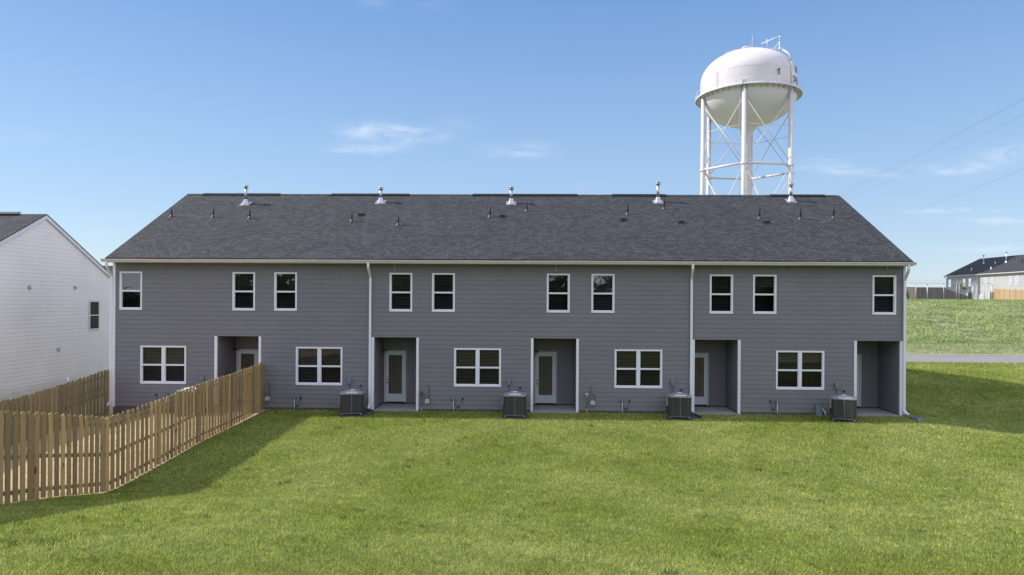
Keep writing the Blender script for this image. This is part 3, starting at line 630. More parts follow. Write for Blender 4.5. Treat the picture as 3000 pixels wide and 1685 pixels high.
# ------------------------------------------------------------------ roof fittings (parts of the house)
def flue(x, y, h):
    z = ZE+SL*(y+OH); mb = MB()
    mb.lathe([(.165, -.07), (.155, 0), (.085, .20), (.085, .22)], (x, y, z+.02), 20)
    f = mb.build('flue', M['galv'], roof)
    mb = MB(); mb.obox((x, y-.02, z+.006), (.23, 0, 0), (0, .19, .19*SL), (0, 0, .004)); mb.build('flashing', M['flash'], f)
    mb = MB(); mb.tube([(x, y, z+.2), (x, y, z+h-.14)], .064, 16); mb.build('flue_pipe', M['galv'], f)
    mb = MB(); mb.lathe([(.066, .225), (.098, .23), (.098, .262), (.066, .268)], (x, y, z), 16); mb.build('storm_collar', M['pvc'], f)
    mb = MB(); c = (x, y, z+h-.14); mb.lathe([(.064, 0), (.115, .0), (.122, .015), (.115, .025), (.066, .03), (.066, .075), (.115, .08), (.122, .095), (.095, .12), (0, .135)], c, 20); mb.build('flue_cap', M['galv'], f)
for x, y, h in ((-13.213,4.622,.88),(-7.051,4.852,.72),(-1.057,4.773,.78),(5.623,4.966,.94),(11.677,5.117,.82)): flue(x, y, h)
def vpipe(x, y, h):
    z = ZE+SL*(y+OH); mb = MB(); mb.tube([(x+random.uniform(-.006, .006), y, z+.02), (x+random.uniform(-.012, .012), y, z+h)], .038, 10); f = mb.build('vent_pipe', M['pvc'], roof)
    mb = MB(); mb.lathe([(.10, -.06), (.09, 0), (.052, .06), (.042, .085), (.0, .085)], (x, y, z+.01), 14); mb.obox((x, y, z+.004), (.12, 0, 0), (0, .12, .12*SL), (0, 0, .004)); mb.build('boot', M['boot'], f)
for x, y, h in ((-15.914,3.249,.33),(-14.039,3.209,.34),(-12.376,3.082,.37),(-7.834,2.824,.38),(-5.763,2.472,.38),(-1.933,3.328,.41),(-.338,3.931,.41),(4.072,3.632,.48),(5.76,4.199,.46),(9.649,3.237,.50),(11.364,3.175,.51),(12.835,3.325,.51)): vpipe(x, y, h)
for x, y in ((-7.597,3.507),(-1.393,3.405),(3.808,3.077),(6.221,2.859),(9.807,2.885)):
    z = ZE+SL*(y+OH); mb = MB(); w = .115
    a = [(x-w, y-.14, z-.07), (x+w, y-.14, z-.07), (x+w, y+.14, z+.07), (x-w, y+.14, z+.07)]
    b = [(x-w, y-.14, z+.045), (x+w, y-.14, z+.045), (x+w*.8, y+.10, z+.10), (x-w*.8, y+.10, z+.10)]
    mb.hexa(a+b); mb.obox((x, y-.02, z-.004), (w+.05, 0, 0), (0, .2, .2*SL), (0, 0, .005)); mb.build('roof_vent', M['vent_black'], roof)

# ------------------------------------------------------------------ air conditioners
def rrect(w, d, r, n=5):
    pts = []
    for cx, cy, a0 in ((w-r, d-r, 0), (-w+r, d-r, 90), (-w+r, -d+r, 180), (w-r, -d+r, 270)):
        for k in range(n+1): a = R(a0+90*k/n); pts.append((cx+r*math.cos(a), cy+r*math.sin(a)))
    return pts
def loft(mb, prof, z0s, scale=None):
    n = len(prof)
    for i in range(len(z0s)-1):
        for k in range(n):
            p, q = prof[k], prof[(k+1) % n]; s0 = scale[i] if scale else 1; s1 = scale[i+1] if scale else 1
            mb.face([(p[0]*s0, p[1]*s0, z0s[i]), (q[0]*s0, q[1]*s0, z0s[i]), (q[0]*s1, q[1]*s1, z0s[i+1]), (p[0]*s1, p[1]*s1, z0s[i+1])])
def air_con():
    t = thing('air_conditioner', '', 'air conditioner', (0, 0, 0), 'air conditioners along the back wall')
    Wd, D, H0, H1 = .39, .37, .10, .80
    mb = MB(); mb.box((-.42, -.40, -.25), (.42, .40, .040)); mb.build('pad', M['navy_plastic'], t)
    mb = MB()
    for x in (-.33, .33):
        for y in (-.31, .31): mb.tube([(x, y, .045), (x, y, H0)], .028, 8)
    mb.build('feet', M['trim'], t)
    pr = rrect(Wd, D, .13); mb = MB(); loft(mb, pr, [H0, H1]); mb.face([(p[0], p[1], H0) for p in pr][::-1]); body = mb.build('coil_guard', M['ac_body'], t)
    mb = MB(); pg = rrect(Wd+.008, D+.008, .137)
    for k in range(13): mb.tube([(p[0], p[1], H0+.05+k*.053) for p in pg], .0032, 4, closed=True)
    for k in range(0, len(pg)):
        p = pg[k]
        mb.tube([(p[0], p[1], H0+.02), (p[0], p[1], H1-.01)], .002, 4)
    for sx in np.linspace(-.24, .24, 9): mb.tube([(sx, -D-.008, H0+.02), (sx, -D-.008, H1-.01)], .0022 if abs(sx) > .02 else .006, 4); mb.tube([(-Wd-.008, sx, H0+.02), (-Wd-.008, sx, H1-.01)], .0022, 4)
    mb.build('guard_wire', M['ac_wire'], body)
    mb = MB(); loft(mb, rrect(Wd+.014, D+.014, .142), [H0-.018, H0+.02]); mb.build('base_rim', M['ac_wire'], t)
    # top: frame, raised fan ring, wire grille, motor hub
    mb = MB(); n = len(pr); pt = rrect(Wd+.02, D+.02, .145); loft(mb, pt, [H1-.012, H1+.028]); R_ = .30
    ring = lambda r, z: [(r*math.cos(math.atan2(p[1], p[0])), r*math.sin(math.atan2(p[1], p[0])), z) for p in pt]
    a, b, c, d = [(p[0], p[1], H1+.028) for p in pt], ring(R_+.025, H1+.032), ring(R_, H1+.075), ring(R_-.02, H1+.078)
    for u, v in ((a, b), (b, c), (c, d)):
        for k in range(n): mb.face([u[k], u[(k+1) % n], v[(k+1) % n], v[k]], smooth=True)
    top = mb.build('top_cover', M['ac_top'], t)
    mb = MB()
    for r in (.06, .10, .14, .18, .22, .26): mb.tube([(r*math.cos(a_), r*math.sin(a_), H1+.078+.02*(1-r/.3)) for a_ in np.linspace(0, 2*math.pi, 25)[:-1]], .0035, 4, closed=True)
    for a_ in np.linspace(0, 2*math.pi, 17)[:-1]: mb.tube([(.03*math.cos(a_), .03*math.sin(a_), H1+.096), (.29*math.cos(a_), .29*math.sin(a_), H1+.078)], .004, 4)
    mb.build('fan_grille', M['ac_top'], top)
    mb = MB(); mb.lathe([(0, .0), (.06, 0), (.065, .015), (.05, .03), (0, .035)], (0, 0, H1+.09), 12); mb.build('hub', M['trim'], top)
    mb = MB(); mb.lathe([(.29, .02), (.05, .0), (0, .0)], (0, 0, H1-.06), 20); mb.build('fan_well', M['vent_black'], top)
    mb = MB(); mb.lathe([(0, 0), (.038, 0), (.038, .008), (0, .010)], (0, 0, 0), 14); mb.v = [(v[0], -D-.012-v[2], .56+v[1]*.62) for v in mb.v]; mb.build('badge', M['badge'], t)
    mb = MB(); mb.tube([(.02, -D-.010, H0), (.02, -D-.010, H1)], .005, 5)
    mb.build('seam', M['ac_top'], t)
    mb = MB(); mb.box((-Wd-.055, -.02, .42), (-Wd-.003, .26, .80)); mb.build('control_box', M['ac_top'], t)
    mb = MB(); mb.tube([(-Wd-.03, .20, .42), (-Wd-.05, .22, .25), (-.36, .42, .20), (-.30, .62, .22), (-.28, .80, .3)], .022, 8); mb.tube([(-Wd-.02, .16, .42), (-Wd-.04, .2, .22), (-.38, .46, .16), (-.34, .84, .26)], .012, 6)
    mb.build('refrigerant_line', M['pvc'], t)
    return t
ac = air_con()
ac_pos = [(-12.99, -.66, -4, 'air conditioner half hidden behind the pine picket fence'),
          (-6.80, -.80, 9, 'air conditioner second from the left, with a black splash block to its right'),
          (-.68, -.85, -2, 'air conditioner seen square on, left of the middle porch'),
          (5.44, -.75, -10, 'air conditioner hiding the foot of the third downspout, left of the fourth porch'),
          (11.42, -.90, -24, 'rightmost air conditioner, turned to show its left side and pale control box')]
for i, (x, y, a, lb) in enumerate(ac_pos):
    o = ac if i == 0 else copy_tree(ac)
    relabel(o, lb, (x, y, gz(x, y)+.0), R(a))
    o.scale = (1.05, 1.05, 1.03)
    if i == 0: first_ac = o
first_ac.scale.z = 1.15

# ------------------------------------------------------------------ things fixed to the wall
Y = -.02
def disconnect():
    t = thing('disconnect_box', '', 'electrical box', (0, 0, 0), 'electrical disconnect boxes above the air conditioners')
    mb = MB(); mb.box((-.062, -.105, -.11), (.062, .01, .11)); b = mb.build('box', M['box_grey'], t)
    mb = MB(); mb.box((-.068, -.118, -.005), (.068, -.105, .118)); mb.box((-.05, -.122, -.03), (.05, -.106, -.022)); mb.build('lid', M['box_grey'], t)
    mb = MB(); mb.tube([(0, -.04, -.11), (0, -.04, -.35), (-.02, -.05, -.52), (-.06, -.12, -.66)], .011, 6); mb.build('conduit', M['pipe'], t)
    return t
dc = disconnect()
for i, (x, z, lb) in enumerate([(-12.893,1.153,'grey disconnect box on the wall just above the pine picket fence'),(-7.116,1.165,'grey disconnect box above the second air conditioner from the left'),(-.943,1.169,'grey disconnect box above the air conditioner by the middle porch'),
                (5.314,1.2,'grey disconnect box above the fourth air conditioner from the left'),(11.521,1.15,'grey disconnect box above the rightmost air conditioner')]):
    relabel(dc if i == 0 else copy_tree(dc), lb, (x, 0, z))
def bib():
    t = thing('hose_tap', '', 'tap', (0, 0, 0), 'brass hose taps on the back wall')
    mb = MB(); mb.tube([(0, .01, 0), (0, -.09, 0), (0, -.13, -.04), (0, -.135, -.07)], [.016, .018, .018, .022], 8); mb.build('spout', M['brass'], t)
    mb = MB(); mb.lathe([(0, 0), (.035, 0), (.04, .008), (.0, .012)], (0, 0, 0), 10); mb.v = [(v[0], -.075-v[2]*.6-.01, v[1]+.045) for v in mb.v]; mb.tube([(0, -.07, 0), (0, -.085, .045)], .008, 5); mb.build('valve_wheel', M['dark_metal'], t)
    return t
hb_ = bib()
for i, (x, z, lb) in enumerate([(-6.676,.932,'brass hose tap to the left of the second downspout'),(-.507,.897,'brass hose tap beside the middle porch trim'),(5.653,.874,'brass hose tap left of the third downspout'),(11.791,.896,'brass hose tap left of the rightmost porch')]):
    relabel(hb_ if i == 0 else copy_tree(hb_), lb, (x, 0, z))
def comms():
    t = thing('utility_box', '', 'utility box', (0, 0, 0), 'small blue utility boxes on white conduits')
    mb = MB(); mb.box((-.075, -.075, -.055), (.075, .005, .055)); mb.build('box', M['box_blue'], t)
    mb = MB(); mb.box((-.062, -.083, -.03), (.062, -.075, .045)); mb.build('lid', M['box_grey'], t)
    mb = MB(); mb.tube([(.02, -.05, -.05), (.02, -.05, -.55)], .013, 8); mb.build('conduit', M['trim'], t)
    return t
cm = comms()
for i, (x, z, lb) in enumerate([(-14.31,.555,'blue utility box seen above the picket fence, under the leftmost double window'),(-9.284,.497,'blue utility box under the left corner of the second double window'),(-3.098,.504,'blue utility box under the left corner of the third double window'),
               (3.393,.502,'blue utility box under the fourth double window'),(9.275,.508,'blue utility box under the left corner of the rightmost double window')]):
    relabel(cm if i == 0 else copy_tree(cm), lb, (x, 0, z))
def outlet():
    t = thing('wall_outlet', '', 'outlet', (0, 0, 0), 'outlet covers with a hanging cable')
    mb = MB(); mb.box((-.045, -.03, -.065), (.045, .004, .065)); mb.build('cover', M['box_grey'], t)
    mb = MB(); mb.box((-.028, -.05, -.045), (.028, -.03, .04)); mb.build('socket', M['dark_metal'], t)
    return t
ou = outlet()
us = [(-14.708,.538,1),(-9.03,.486,-1),(-2.729,.508,-1),(3.68,.492,-1),(9.043,.519,1)]
nm_ = ['leftmost double window, above the picket fence','second double window from the left','third double window from the left','fourth double window from the left','rightmost double window']
for i, (x, z, s) in enumerate(us):
    o = ou if i == 0 else copy_tree(ou); relabel(o, 'small outlet cover with a looped cable below the '+nm_[i], (x, 0, z))
for i, (x, z, s) in enumerate(us):
    bx = [-14.31, -9.284, -3.098, 3.393, 9.275][i]; o = [q for q in bpy.data.objects if q.get('category') == 'outlet'][i]
    mb = MB(); dx = bx-x; mb.tube([(x, -.045, z-.05), (x+dx*.12, -.06, z-.2), (x+dx*.4, -.07, z-.31), (x+dx*.65, -.07, z-.30), (x+dx*.88, -.05, z-.12), (bx+.0, -.05, z-.05)], .007, 5)
    mb.obox((x+dx*.45, -.075, z-.315), (.055, 0, -.01 if s > 0 else .012), (0, .02, 0), (0, 0, .018)); c = mb.build('cable', M['dark_metal'], o)
    c.parent = o
def gas(z_style):
    t = thing('gas_meter', '', 'gas meter', (0, 0, 0), 'gas meters on the back wall')
    # origin: foot of riser at the wall
    mb = MB(); mb.tube([(0, -.12, .16), (0, -.12, .62)], .014, 8); mb.tube([(0, -.12, .22), (0, -.12, .27)], .024, 8); mb.build('riser', M['pipe'], t)
    mb = MB(); mb.tube([(0, -.12, -.1), (0, -.12, .17)], .016, 8); mb.build('riser_foot', M['yellow'], t)
    mb = MB(); mb.lathe([(0, -.03), (.03, -.03), (.075, -.01), (.08, .0), (.075, .01), (.04, .025), (.03, .05), (0, .05)], (0, -.12, .73), 16); mb.tube([(0, -.12, .6), (0, -.12, .7)], [.035, .028], 10); mb.build('regulator', M['meter'] if z_style else M['pipe'], t)
    mb = MB(); mb.tube([(.02, -.12, .62), (.07, -.12, .62), (.12, -.12, .60), (.15, -.12, .55), (.155, -.12, .46)], .014, 8); mb.build('inlet_pipe', M['pipe'], t)
    mb = MB(); mb.box((.14, -.17, .33), (.31, -.05, .45)); mb.hexa([(.14,-.17,.45),(.31,-.17,.45),(.31,-.05,.45),(.14,-.05,.45),(.165,-.16,.485),(.285,-.16,.485),(.285,-.06,.485),(.165,-.06,.485)]); b = mb.build('meter_body', M['meter'], t)
    mb = MB(); mb.box((.165, -.176, .345), (.215, -.17, .385)); mb.box((.235, -.176, .345), (.285, -.17, .385)); mb.build('dial', M['casing'], b)
    mb = MB()
    if z_style: mb.tube([(.29, -.11, .47), (.295, -.11, .66), (.29, -.11, .72), (.19, -.11, .73), (.16, -.10, .80), (.155, -.09, .98), (.15, -.03, 1.02), (.12, .02, 1.03)], .014, 8)
    else: mb.tube([(.29, -.11, .47), (.295, -.11, .95), (.28, -.11, .99), (.2, -.06, 1.0), (.17, .02, 1.0)], .014, 8)
    mb.build('outlet_pipe', M['pipe'], t)
    return t
g0 = gas(False); g0['label'] = 'gas meter and pipes right of the second porch, with a tall hooked outlet pipe'; g0.location = (-4.304, 0, 0)
g2 = copy_tree(g0); relabel(g2, 'gas meter on the wall just right of the picket fence end', (-10.52, 0, .04))
g1 = gas(True); g1['label'] = 'gas meter right of the middle porch with a stepped outlet pipe'; g1.location = (2.045, 0, 0)
def lantern():
    t = thing('porch_light', '', 'wall light', (0, 0, 0), 'black porch lights')
    mb = MB(); mb.box((.0, -.045, -.06), (.02, .045, .06)); mb.tube([(.01, 0, .02), (.08, 0, .05), (.13, 0, .035)], .012, 6); mb.lathe([(.0, .045), (.03, .04), (.062, .005), (.064, -.01), (0, -.01)], (.14, 0, 0), 14); mb.build('bracket', M['dark_metal'], t)
    mb = MB(); mb.lathe([(.05, -.012), (.052, -.075), (.045, -.085), (0, -.09)], (.14, 0, 0), 14); mb.build('glass_shade', M['meter'], t)
    return t
ln = lantern()
for i, (pi, lb) in enumerate([(0, 'black porch light beside the door behind the picket fence'), (1, 'black porch light left of the second door from the left'), (2, 'black porch light overlapping the middle door casing')]):
    relabel(ln if i == 0 else copy_tree(ln), lb, (PORCH[pi][0]+.012, 1.45-.25*(i == 2)*0, 2.22))
for i, (x, z0, z1, dx) in enumerate([(-5.378,5.70,5.42,-.01),(.80,5.70,5.41,.05),(7.256,5.70,5.57,.0),(13.40,5.70,5.52,0)]):
    mb = MB(); mb.tube([(x, -.06, z0), (x+dx*.5, -.045, (z0+z1)/2), (x+dx, -.04, z1)], .010, 5)
    nmx = ['fourth upper window from the left', 'sixth upper window from the left', 'eighth upper window from the left', 'rightmost upper window'][i]
    mb.build('cable_end', M['casing'], None, label='short white cable hanging from the soffit over the '+nmx, category='cable', group='cable ends under the soffit')
# splash blocks under the downspouts
def splash(x, y, rz, mat, label):
    z = gz(x, y); t = thing('splash_block', label, 'splash block', (x, y, z), 'splash blocks under the downspouts'); mb = MB()
    a = [(-.09, .28, 0), (.09, .28, 0), (.17, -.30, 0), (-.17, -.30, 0)]
    bt = [(-.09, .28, .05), (.09, .28, .05), (.17, -.30, .03), (-.17, -.30, .03)]
    P_ = [(p[0], p[1], -.03) for p in a]+bt; mb.hexa([P_[3], P_[2], P_[1], P_[0], P_[7], P_[6], P_[5], P_[4]])
    for s in (-1, 1): mb.hexa([(s*.17-.012,-.30,.02),(s*.17+.012,-.30,.02),(s*.09+.012,.28,.04),(s*.09-.012,.28,.04),(s*.17-.012,-.30,.075),(s*.17+.012,-.30,.075),(s*.09+.012,.28,.10),(s*.09-.012,.28,.10)])
    mb.box((-.10, .268, .04), (.10, .285, .10)); mb.v = [(v[0]+x, v[1]+y, v[2]+z) for v in mb.v]
    mb.build('trough', mat, t); t.rotation_euler.z = rz
splash(-6.20, -.55, 0, M['navy_plastic'], 'black plastic splash block under the second downspout from the left')
splash(6.02, -.62, .1, M['navy_plastic'], 'black plastic splash block half behind the fourth air conditioner')
splash(14.22, -.52, .28, M['splash_grey'], 'grey splash block at the right corner of the terrace')
mb = MB(); x = 10.72
mb.hexa([(x,-.20,0),(x+.22,-.20,0),(x+.26,-.03,0),(x,-.03,0),(x+.0,-.14,.42),(x+.12,-.14,.42),(x+.16,-.03,.42),(x,-.03,.42)])
t_ = thing('line_cover', 'pale plastic pipe cover on the wall left of the rightmost air conditioner', 'pipe cover', (x, -.1, 0)); mb.build('cover', M['box_grey'], t_)
mb = MB(); mb.tube([(x+.22, -.10, .28), (x+.30, -.25, .14), (x+.26, -.38, .06)], .03, 8); mb.build('pipe', M['meter'], t_)

# ------------------------------------------------------------------ fences
def picket_fence(name, label, pts, nrm, mats, pw=.14, gap=.062, H=1.83, box_style=False, post_in=True, group=None, zf=None, cat='fence', rails=(.22, .92, 1.62), post=.09, far_w=None):
    """pts: post positions (x, y); nrm: side the pickets face"""
    Z = [ (zf or gz)(*p) for p in pts]; t = thing(name, label, cat, (pts[0][0], pts[0][1], Z[0]), group); nrm = Vector((*nrm, 0)).normalized()
    for i in range(len(pts)-1):
        a, b = Vector((*pts[i], Z[i])), Vector((*pts[i+1], Z[i+1])); d = Vector((b.x-a.x, b.y-a.y, 0)); Ld = d.length; d.normalize(); sz = (b.z-a.z)/Ld
        mb = MB(); n = max(1, round(Ld/(pw+gap))); st = Ld/n
        for layer in ((0, 1) if box_style else (0,)):
            for k in range(n):
                s = (k+.5+(.5 if layer else 0))*st
                if s > Ld: continue
                s += random.uniform(-.006, .006); z0 = a.z+sz*s+.03+random.uniform(-.012, .012); z1 = a.z+sz*s+H+random.uniform(-.018, .018)
                off = .021 if not layer else -.038; w = (pw if not layer or not far_w else far_w)/2*random.uniform(.96, 1.02); c = .028; tn = random.random(); tw = random.uniform(-.004, .004)
                o = a+d*s+nrm*off; o.z = 0; T = .017
                prof = [(-w, z0+sz*-w), (w, z0+sz*w), (w, z1-c), (w-c*.5, z1-c*.25), (w-c, z1), (-w+c, z1), (-w+c*.5, z1-c*.25), (-w, z1-c)]
                f0 = [tuple(o+d*u+nrm*(tw*u/w)+Vector((0, 0, z))) for u, z in prof]; f1 = [tuple(Vector(p)+nrm*T) for p in f0]
                mb.face(f0, tint=tn); mb.face(f1[::-1], tint=tn)
                for j in range(8): mb.face([f0[j], f0[(j+1) % 8], f1[(j+1) % 8], f1[j]], tint=tn)
        mb.build('picket_panel', mats[0], t)
        mb = MB()
        for h in rails:
            c = (a+b)/2+Vector((0, 0, h)); mb.obox(c, (b-a)*.499, nrm*.019, (0, 0, .043), random.random())
        mb.build('rail', mats[1], t)
    for p, z in zip(pts, Z):
        mb = MB(); o = Vector((*p, 0))-nrm*(.022+post/2); h = post/2
        mb.hexa([(o.x-h,o.y-h,z-.3),(o.x+h,o.y-h,z-.3),(o.x+h,o.y+h,z-.3),(o.x-h,o.y+h,z-.3),(o.x-h,o.y-h,z+H-.04),(o.x+h,o.y-h,z+H-.04),(o.x+h,o.y+h,z+H-.04),(o.x-h,o.y+h,z+H-.04)], random.random()); mb.build('post', mats[1], t)
    return t
Z1 = {(-10.44, -.06): .0}
fy = [-.08, -.72, -3.05, -5.25, -7.55, -9.88, -12.24, -14.6, -17.0]
fz = lambda x, y: float(np.interp(y, [-18, -16, -13.28, -12.7, -11.44, -9.85, -7.55, -5.25, -3.05, -.7, 0], [1.0, .72, .257, .143, -.12, -.46, -.33, -.169, -.10, .012, .02]))
picket_fence('picket_fence', 'tan pine picket fence running from the terrace wall down across the lawn', [(-10.36-(.14 if y > -.5 else .05 if y > -1 else 0), y) for y in fy], (1, 0), (M['pick'], M['pick_old']), pw=.134, gap=.070, box_style=True, zf=fz, far_w=.076)
lz = lambda x, y: float(np.interp(y, [-16, -9, -5.3, -4.34, -3.2, -2.1, -.85, 0], [.2, -.6, -.75, -.79, -.64, -.52, -.37, -.30]))
picket_fence('board_fence', 'greenish pine board fence between the white house and the bare yard', [(-16.60, y) for y in (.0, -2.5, -4.9, -7.3, -9.7, -12.1, -14.5)], (1, 0), (M['pick_old'], M['pick_old']), box_style=True, zf=lz)
mb = MB()

# ------------------------------------------------------------------ other houses
def gable_house(name, label, x0, x1, y0, dep, zb, ze, sl, mats, ridge_along='x', oh=.4, group=None, side=1):
    """gable roof, ridge along local x; returns root. Built about world axes (ridge_along 'y' swaps them)."""
    sw = ridge_along == 'y'
    T_ = (lambda p: (p[1], p[0], p[2])) if sw else (lambda p: p)
    t = thing(name, label, 'house', T_((x0, y0, zb)), group); ry = y0+dep/2; rz = ze+sl*(dep/2+oh)
    U = Vector((0, 1, 0)) if sw else Vector((1, 0, 0)); V = Vector((1, 0, 0)) if sw else Vector((0, 1, 0))
    O = lambda a, b: Vector(T_((a, b, 0)))
    mb = MB(); siding(mb, O(0, y0), U, -V, x0, x1, zb, ze, zref=zb); siding(mb, O(0, y0+dep), U, V, x0, x1, zb, ze, zref=zb); mb.build('wall', mats[0], t)
    for X, s in ((x0, -1), (x1, 1)):
        mb = MB(); lim = lambda z: (0., dep) if z < ze-sl*0+.0 else (min(dep/2-.02, (z-ze)/sl-oh+.10 if z > ze+sl*oh else 0.), max(dep/2+.02, dep-((z-ze)/sl-oh+.10 if z > ze+sl*oh else 0.)))
        siding(mb, O(X, y0), V, U*s, 0, dep, zb, rz-.08, (), lim, .011, zref=zb); mb.build('gable_wall', mats[0], t)
    rp = lambda a, b: Vector(T_((a, b, ze+sl*(min(b, 2*ry-b)-y0+oh))))
    mb = MB(); e0, e1 = y0-oh, y0+dep+oh; a, b = x0-.10, x1+.10; f = [rp(a, e0), rp(b, e0), rp(b, ry), rp(a, ry), rp(b, e1), rp(a, e1)]; sln = math.hypot(dep/2+oh, sl*(dep/2+oh))
    g = [p-Vector((0, 0, .04)) for p in f]
    mb.face([f[0], f[1], f[2], f[3]], [(a, 0), (b, 0), (b, sln), (a, sln)]); mb.face([f[3], f[2], f[4], f[5]], [(a, sln), (b, sln), (b, 2*sln), (a, 2*sln)])
    mb.face([g[3], g[2], g[1], g[0]]); mb.face([g[5], g[4], g[2], g[3]]); mb.face([g[0], g[1], f[1], f[0]]); mb.face([f[5], f[4], g[4], g[5]])
    for i, j in ((0, 3), (3, 5), (1, 2), (2, 4)): mb.face([f[i], f[j], g[j], g[i]])
    rf = mb.build('roof', mats[1], t)
    for X in (x0-.08, x1+.055):
        for ya, yb in ((e0, ry), (e1, ry)):
            mb = MB(); q = []
            for dz in (-.22, -.042):
                for xx, y_ in ((X, ya), (X+.03, ya), (X+.03, yb), (X, yb)):
                    p = rp(xx, y_); q.append((p.x, p.y, p.z+dz))
            mb.hexa(q); mb.build('rake_board', M['trim'], t)
    mb = MB()
    for yy_, s in ((e0, -1), (e1, 1)):
        P0, P1 = T_((x0-.15, yy_, ze-.14)), T_((x1+.15, yy_+s*.11, ze-.02)); mb.box([min(p, q) for p, q in zip(P0, P1)], [max(p, q) for p, q in zip(P0, P1)])
    mb.build('gutter', M['gutter'], t)
    mb = MB(); P0, P1 = T_((x0-.05, e0+.01, ze-.16)), T_((x1+.05, y0-.005, ze-.13)); mb.box([min(p, q) for p, q in zip(P0, P1)], [max(p, q) for p, q in zip(P0, P1)]); mb.build('soffit', M['trim'], t)
    return t, rf, rp
wh, wroof, wrp = gable_house('white_house', 'white sided house with a dark shingle roof left of the grey terrace', -53, -22.95, -.95, 12.2, -1.15, 4.75, .535, (M['siding_white'], M['shingle']))
def house_window(h, x, y0, y1, z0, z1, nx, glassm='glass', mull=False):
    """window in a wall lying across x (nx = outward x sign)"""
    T = .055; mb = MB(); xa, xb = sorted((x, x+nx*.05))
    mb.box((xa, y0, z0), (xb, y1, z0+T)); mb.box((xa, y0, z1-T), (xb, y1, z1)); mb.box((xa, y0, z0+T), (xb, y0+T, z1-T)); mb.box((xa, y1-T, z0+T), (xb, y1, z1-T)); zm = (z0+z1)/2; mb.box((xa, y0+T, zm-.025), (xb-.004, y1-T, zm+.025))
    if mull: mb.box((xa, (y0+y1)/2-.05, z0+T), (xb-.002, (y0+y1)/2+.05, z1-T))
    w = mb.build('window', M['trim'], h); xg = x+nx*.028
    mb = MB(); mb.face([(xg, y0+.03, z0+.03), (xg, y1-.03, z0+.03), (xg, y1-.03, z1-.03), (xg, y0+.03, z1-.03)]); mb.build('glass', M['glass_low'] if glassm == 'low' else M['glass_far'], w)
    mb = MB(); xg = x+nx*.018; z = z0+.04
    while z < z1-.04: mb.face([(xg, y0+.03, z), (xg, y1-.03, z), (xg-nx*.002, y1-.03, z+.04), (xg-nx*.002, y0+.03, z+.04)]); z += .046
    mb.build('blinds', M['blind'], w)
house_window(wh, -22.935, 8.31, 9.13, 2.66, 4.16, 1, 'low')
mb = MB()
for s in (-1,):
    a, b = -46, -24.1; p = [(a, 5.15, 8.33), (b, 5.15, 8.33), (b, 4.95, 8.22), (a, 4.95, 8.22)]; mb.hexa([(x, y, z-.05) for x, y, z in p]+p)
mb.build('ridge_vent', M['vent_black'], wroof)
for i, (y, z, lb) in enumerate([(4.158, 4.771, 'small grey hooded vent high on the white wall, the left of two'), (7.256, 4.835, 'small grey hooded vent high on the white wall, nearer the window'), (6.08, 1.828, 'small grey hooded vent lowest on the white wall')]):
    t = thing('wall_vent', lb, 'vent', (-22.93, y, z), 'hooded vents on the white house'); mb = MB()
    mb.box((-22.94, y-.09, z-.08), (-22.92, y+.09, z+.08)); mb.hexa([(-22.92,y-.06,z-.05),(-22.84,y-.06,z-.07),(-22.84,y+.06,z-.07),(-22.92,y+.06,z-.05),(-22.92,y-.06,z+.06),(-22.87,y-.05,z+.02),(-22.87,y+.05,z+.02),(-22.92,y+.06,z+.06)]); mb.build('hood', M['meter'] if i < 3 else M['trim'], t)
t = thing('gooseneck_pipe', 'small white bent vent pipe showing above the board fence by the white wall', 'pipe', (-21.9, 5.2, -1.1)); mb = MB()
zz = .42; mb.tube([(-21.9, 5.2, -1.3), (-21.9, 5.2, zz-.15), (-21.88, 5.17, zz+.02), (-21.78, 5.05, zz+.12), (-21.62, 4.85, zz+.14), (-21.5, 4.7, zz+.06), (-21.47, 4.66, zz-.05)], .045, 10); mb.build('bent_pipe', M['trim'], t)
fh, froof, frp = gable_house('far_house', 'distant house whose dark roof shows between the white house and the terrace', -62, -26, 29, 11.5, .5, 4.2, .5, (M['siding_pale'], M['shingle_far']))
# the row beyond the bank: ridge runs away from us, its wall faces the sun
rw, rroof, rrp = gable_house('far_terrace', 'pale terrace with a blue black roof on the hill behind the fences', 66.0, 101.4, 76.0, 12.0, 3.3, 9.40, .50, (M['siding_pale'], M['shingle_far']), 'y', .45)
for ya, yb in ((100.007, 100.881), (95.86, 96.68), (94.25, 95.11), (90.03, 90.81), (88.53, 89.25), (84.16, 84.91), (82.65, 83.37), (78.6, 79.4), (74., 74.8)):
    house_window(rw, 75.98, ya, yb, 7.31, 8.75, -1)
house_window(rw, 75.98, 90.83, 92.5, 4.4, 5.89, -1, mull=True)
for ya, yb in ((93.77, 95.2), (87.9, 89.4)):
    mb = MB(); mb.box((75.93, ya, 3.4), (75.975, yb, 6.3)); w = mb.build('porch_shade_panel', M['foundation'], rw)  # flat dark panel, its colour stands in for the shade of a porch recess
    mb = MB(); mb.box((75.90, yb-.0, 3.4), (75.97, yb+.12, 6.3)); mb.build('porch_trim', M['trim'], w)
mb = MB(); mb.rtube([(75.45, 92.4, 9.25), (75.88, 92.4, 8.9), (75.9, 92.4, 3.4)], .05, .04, (0, 1, 0)); mb.build('downspout', M['trim'], rw)
mb = MB(); mb.rtube([(75.45, 101.35, 9.25), (75.88, 101.35, 8.9), (75.9, 101.35, 3.4)], .05, .04, (0, 1, 0)); mb.build('downspout', M['trim'], rw)
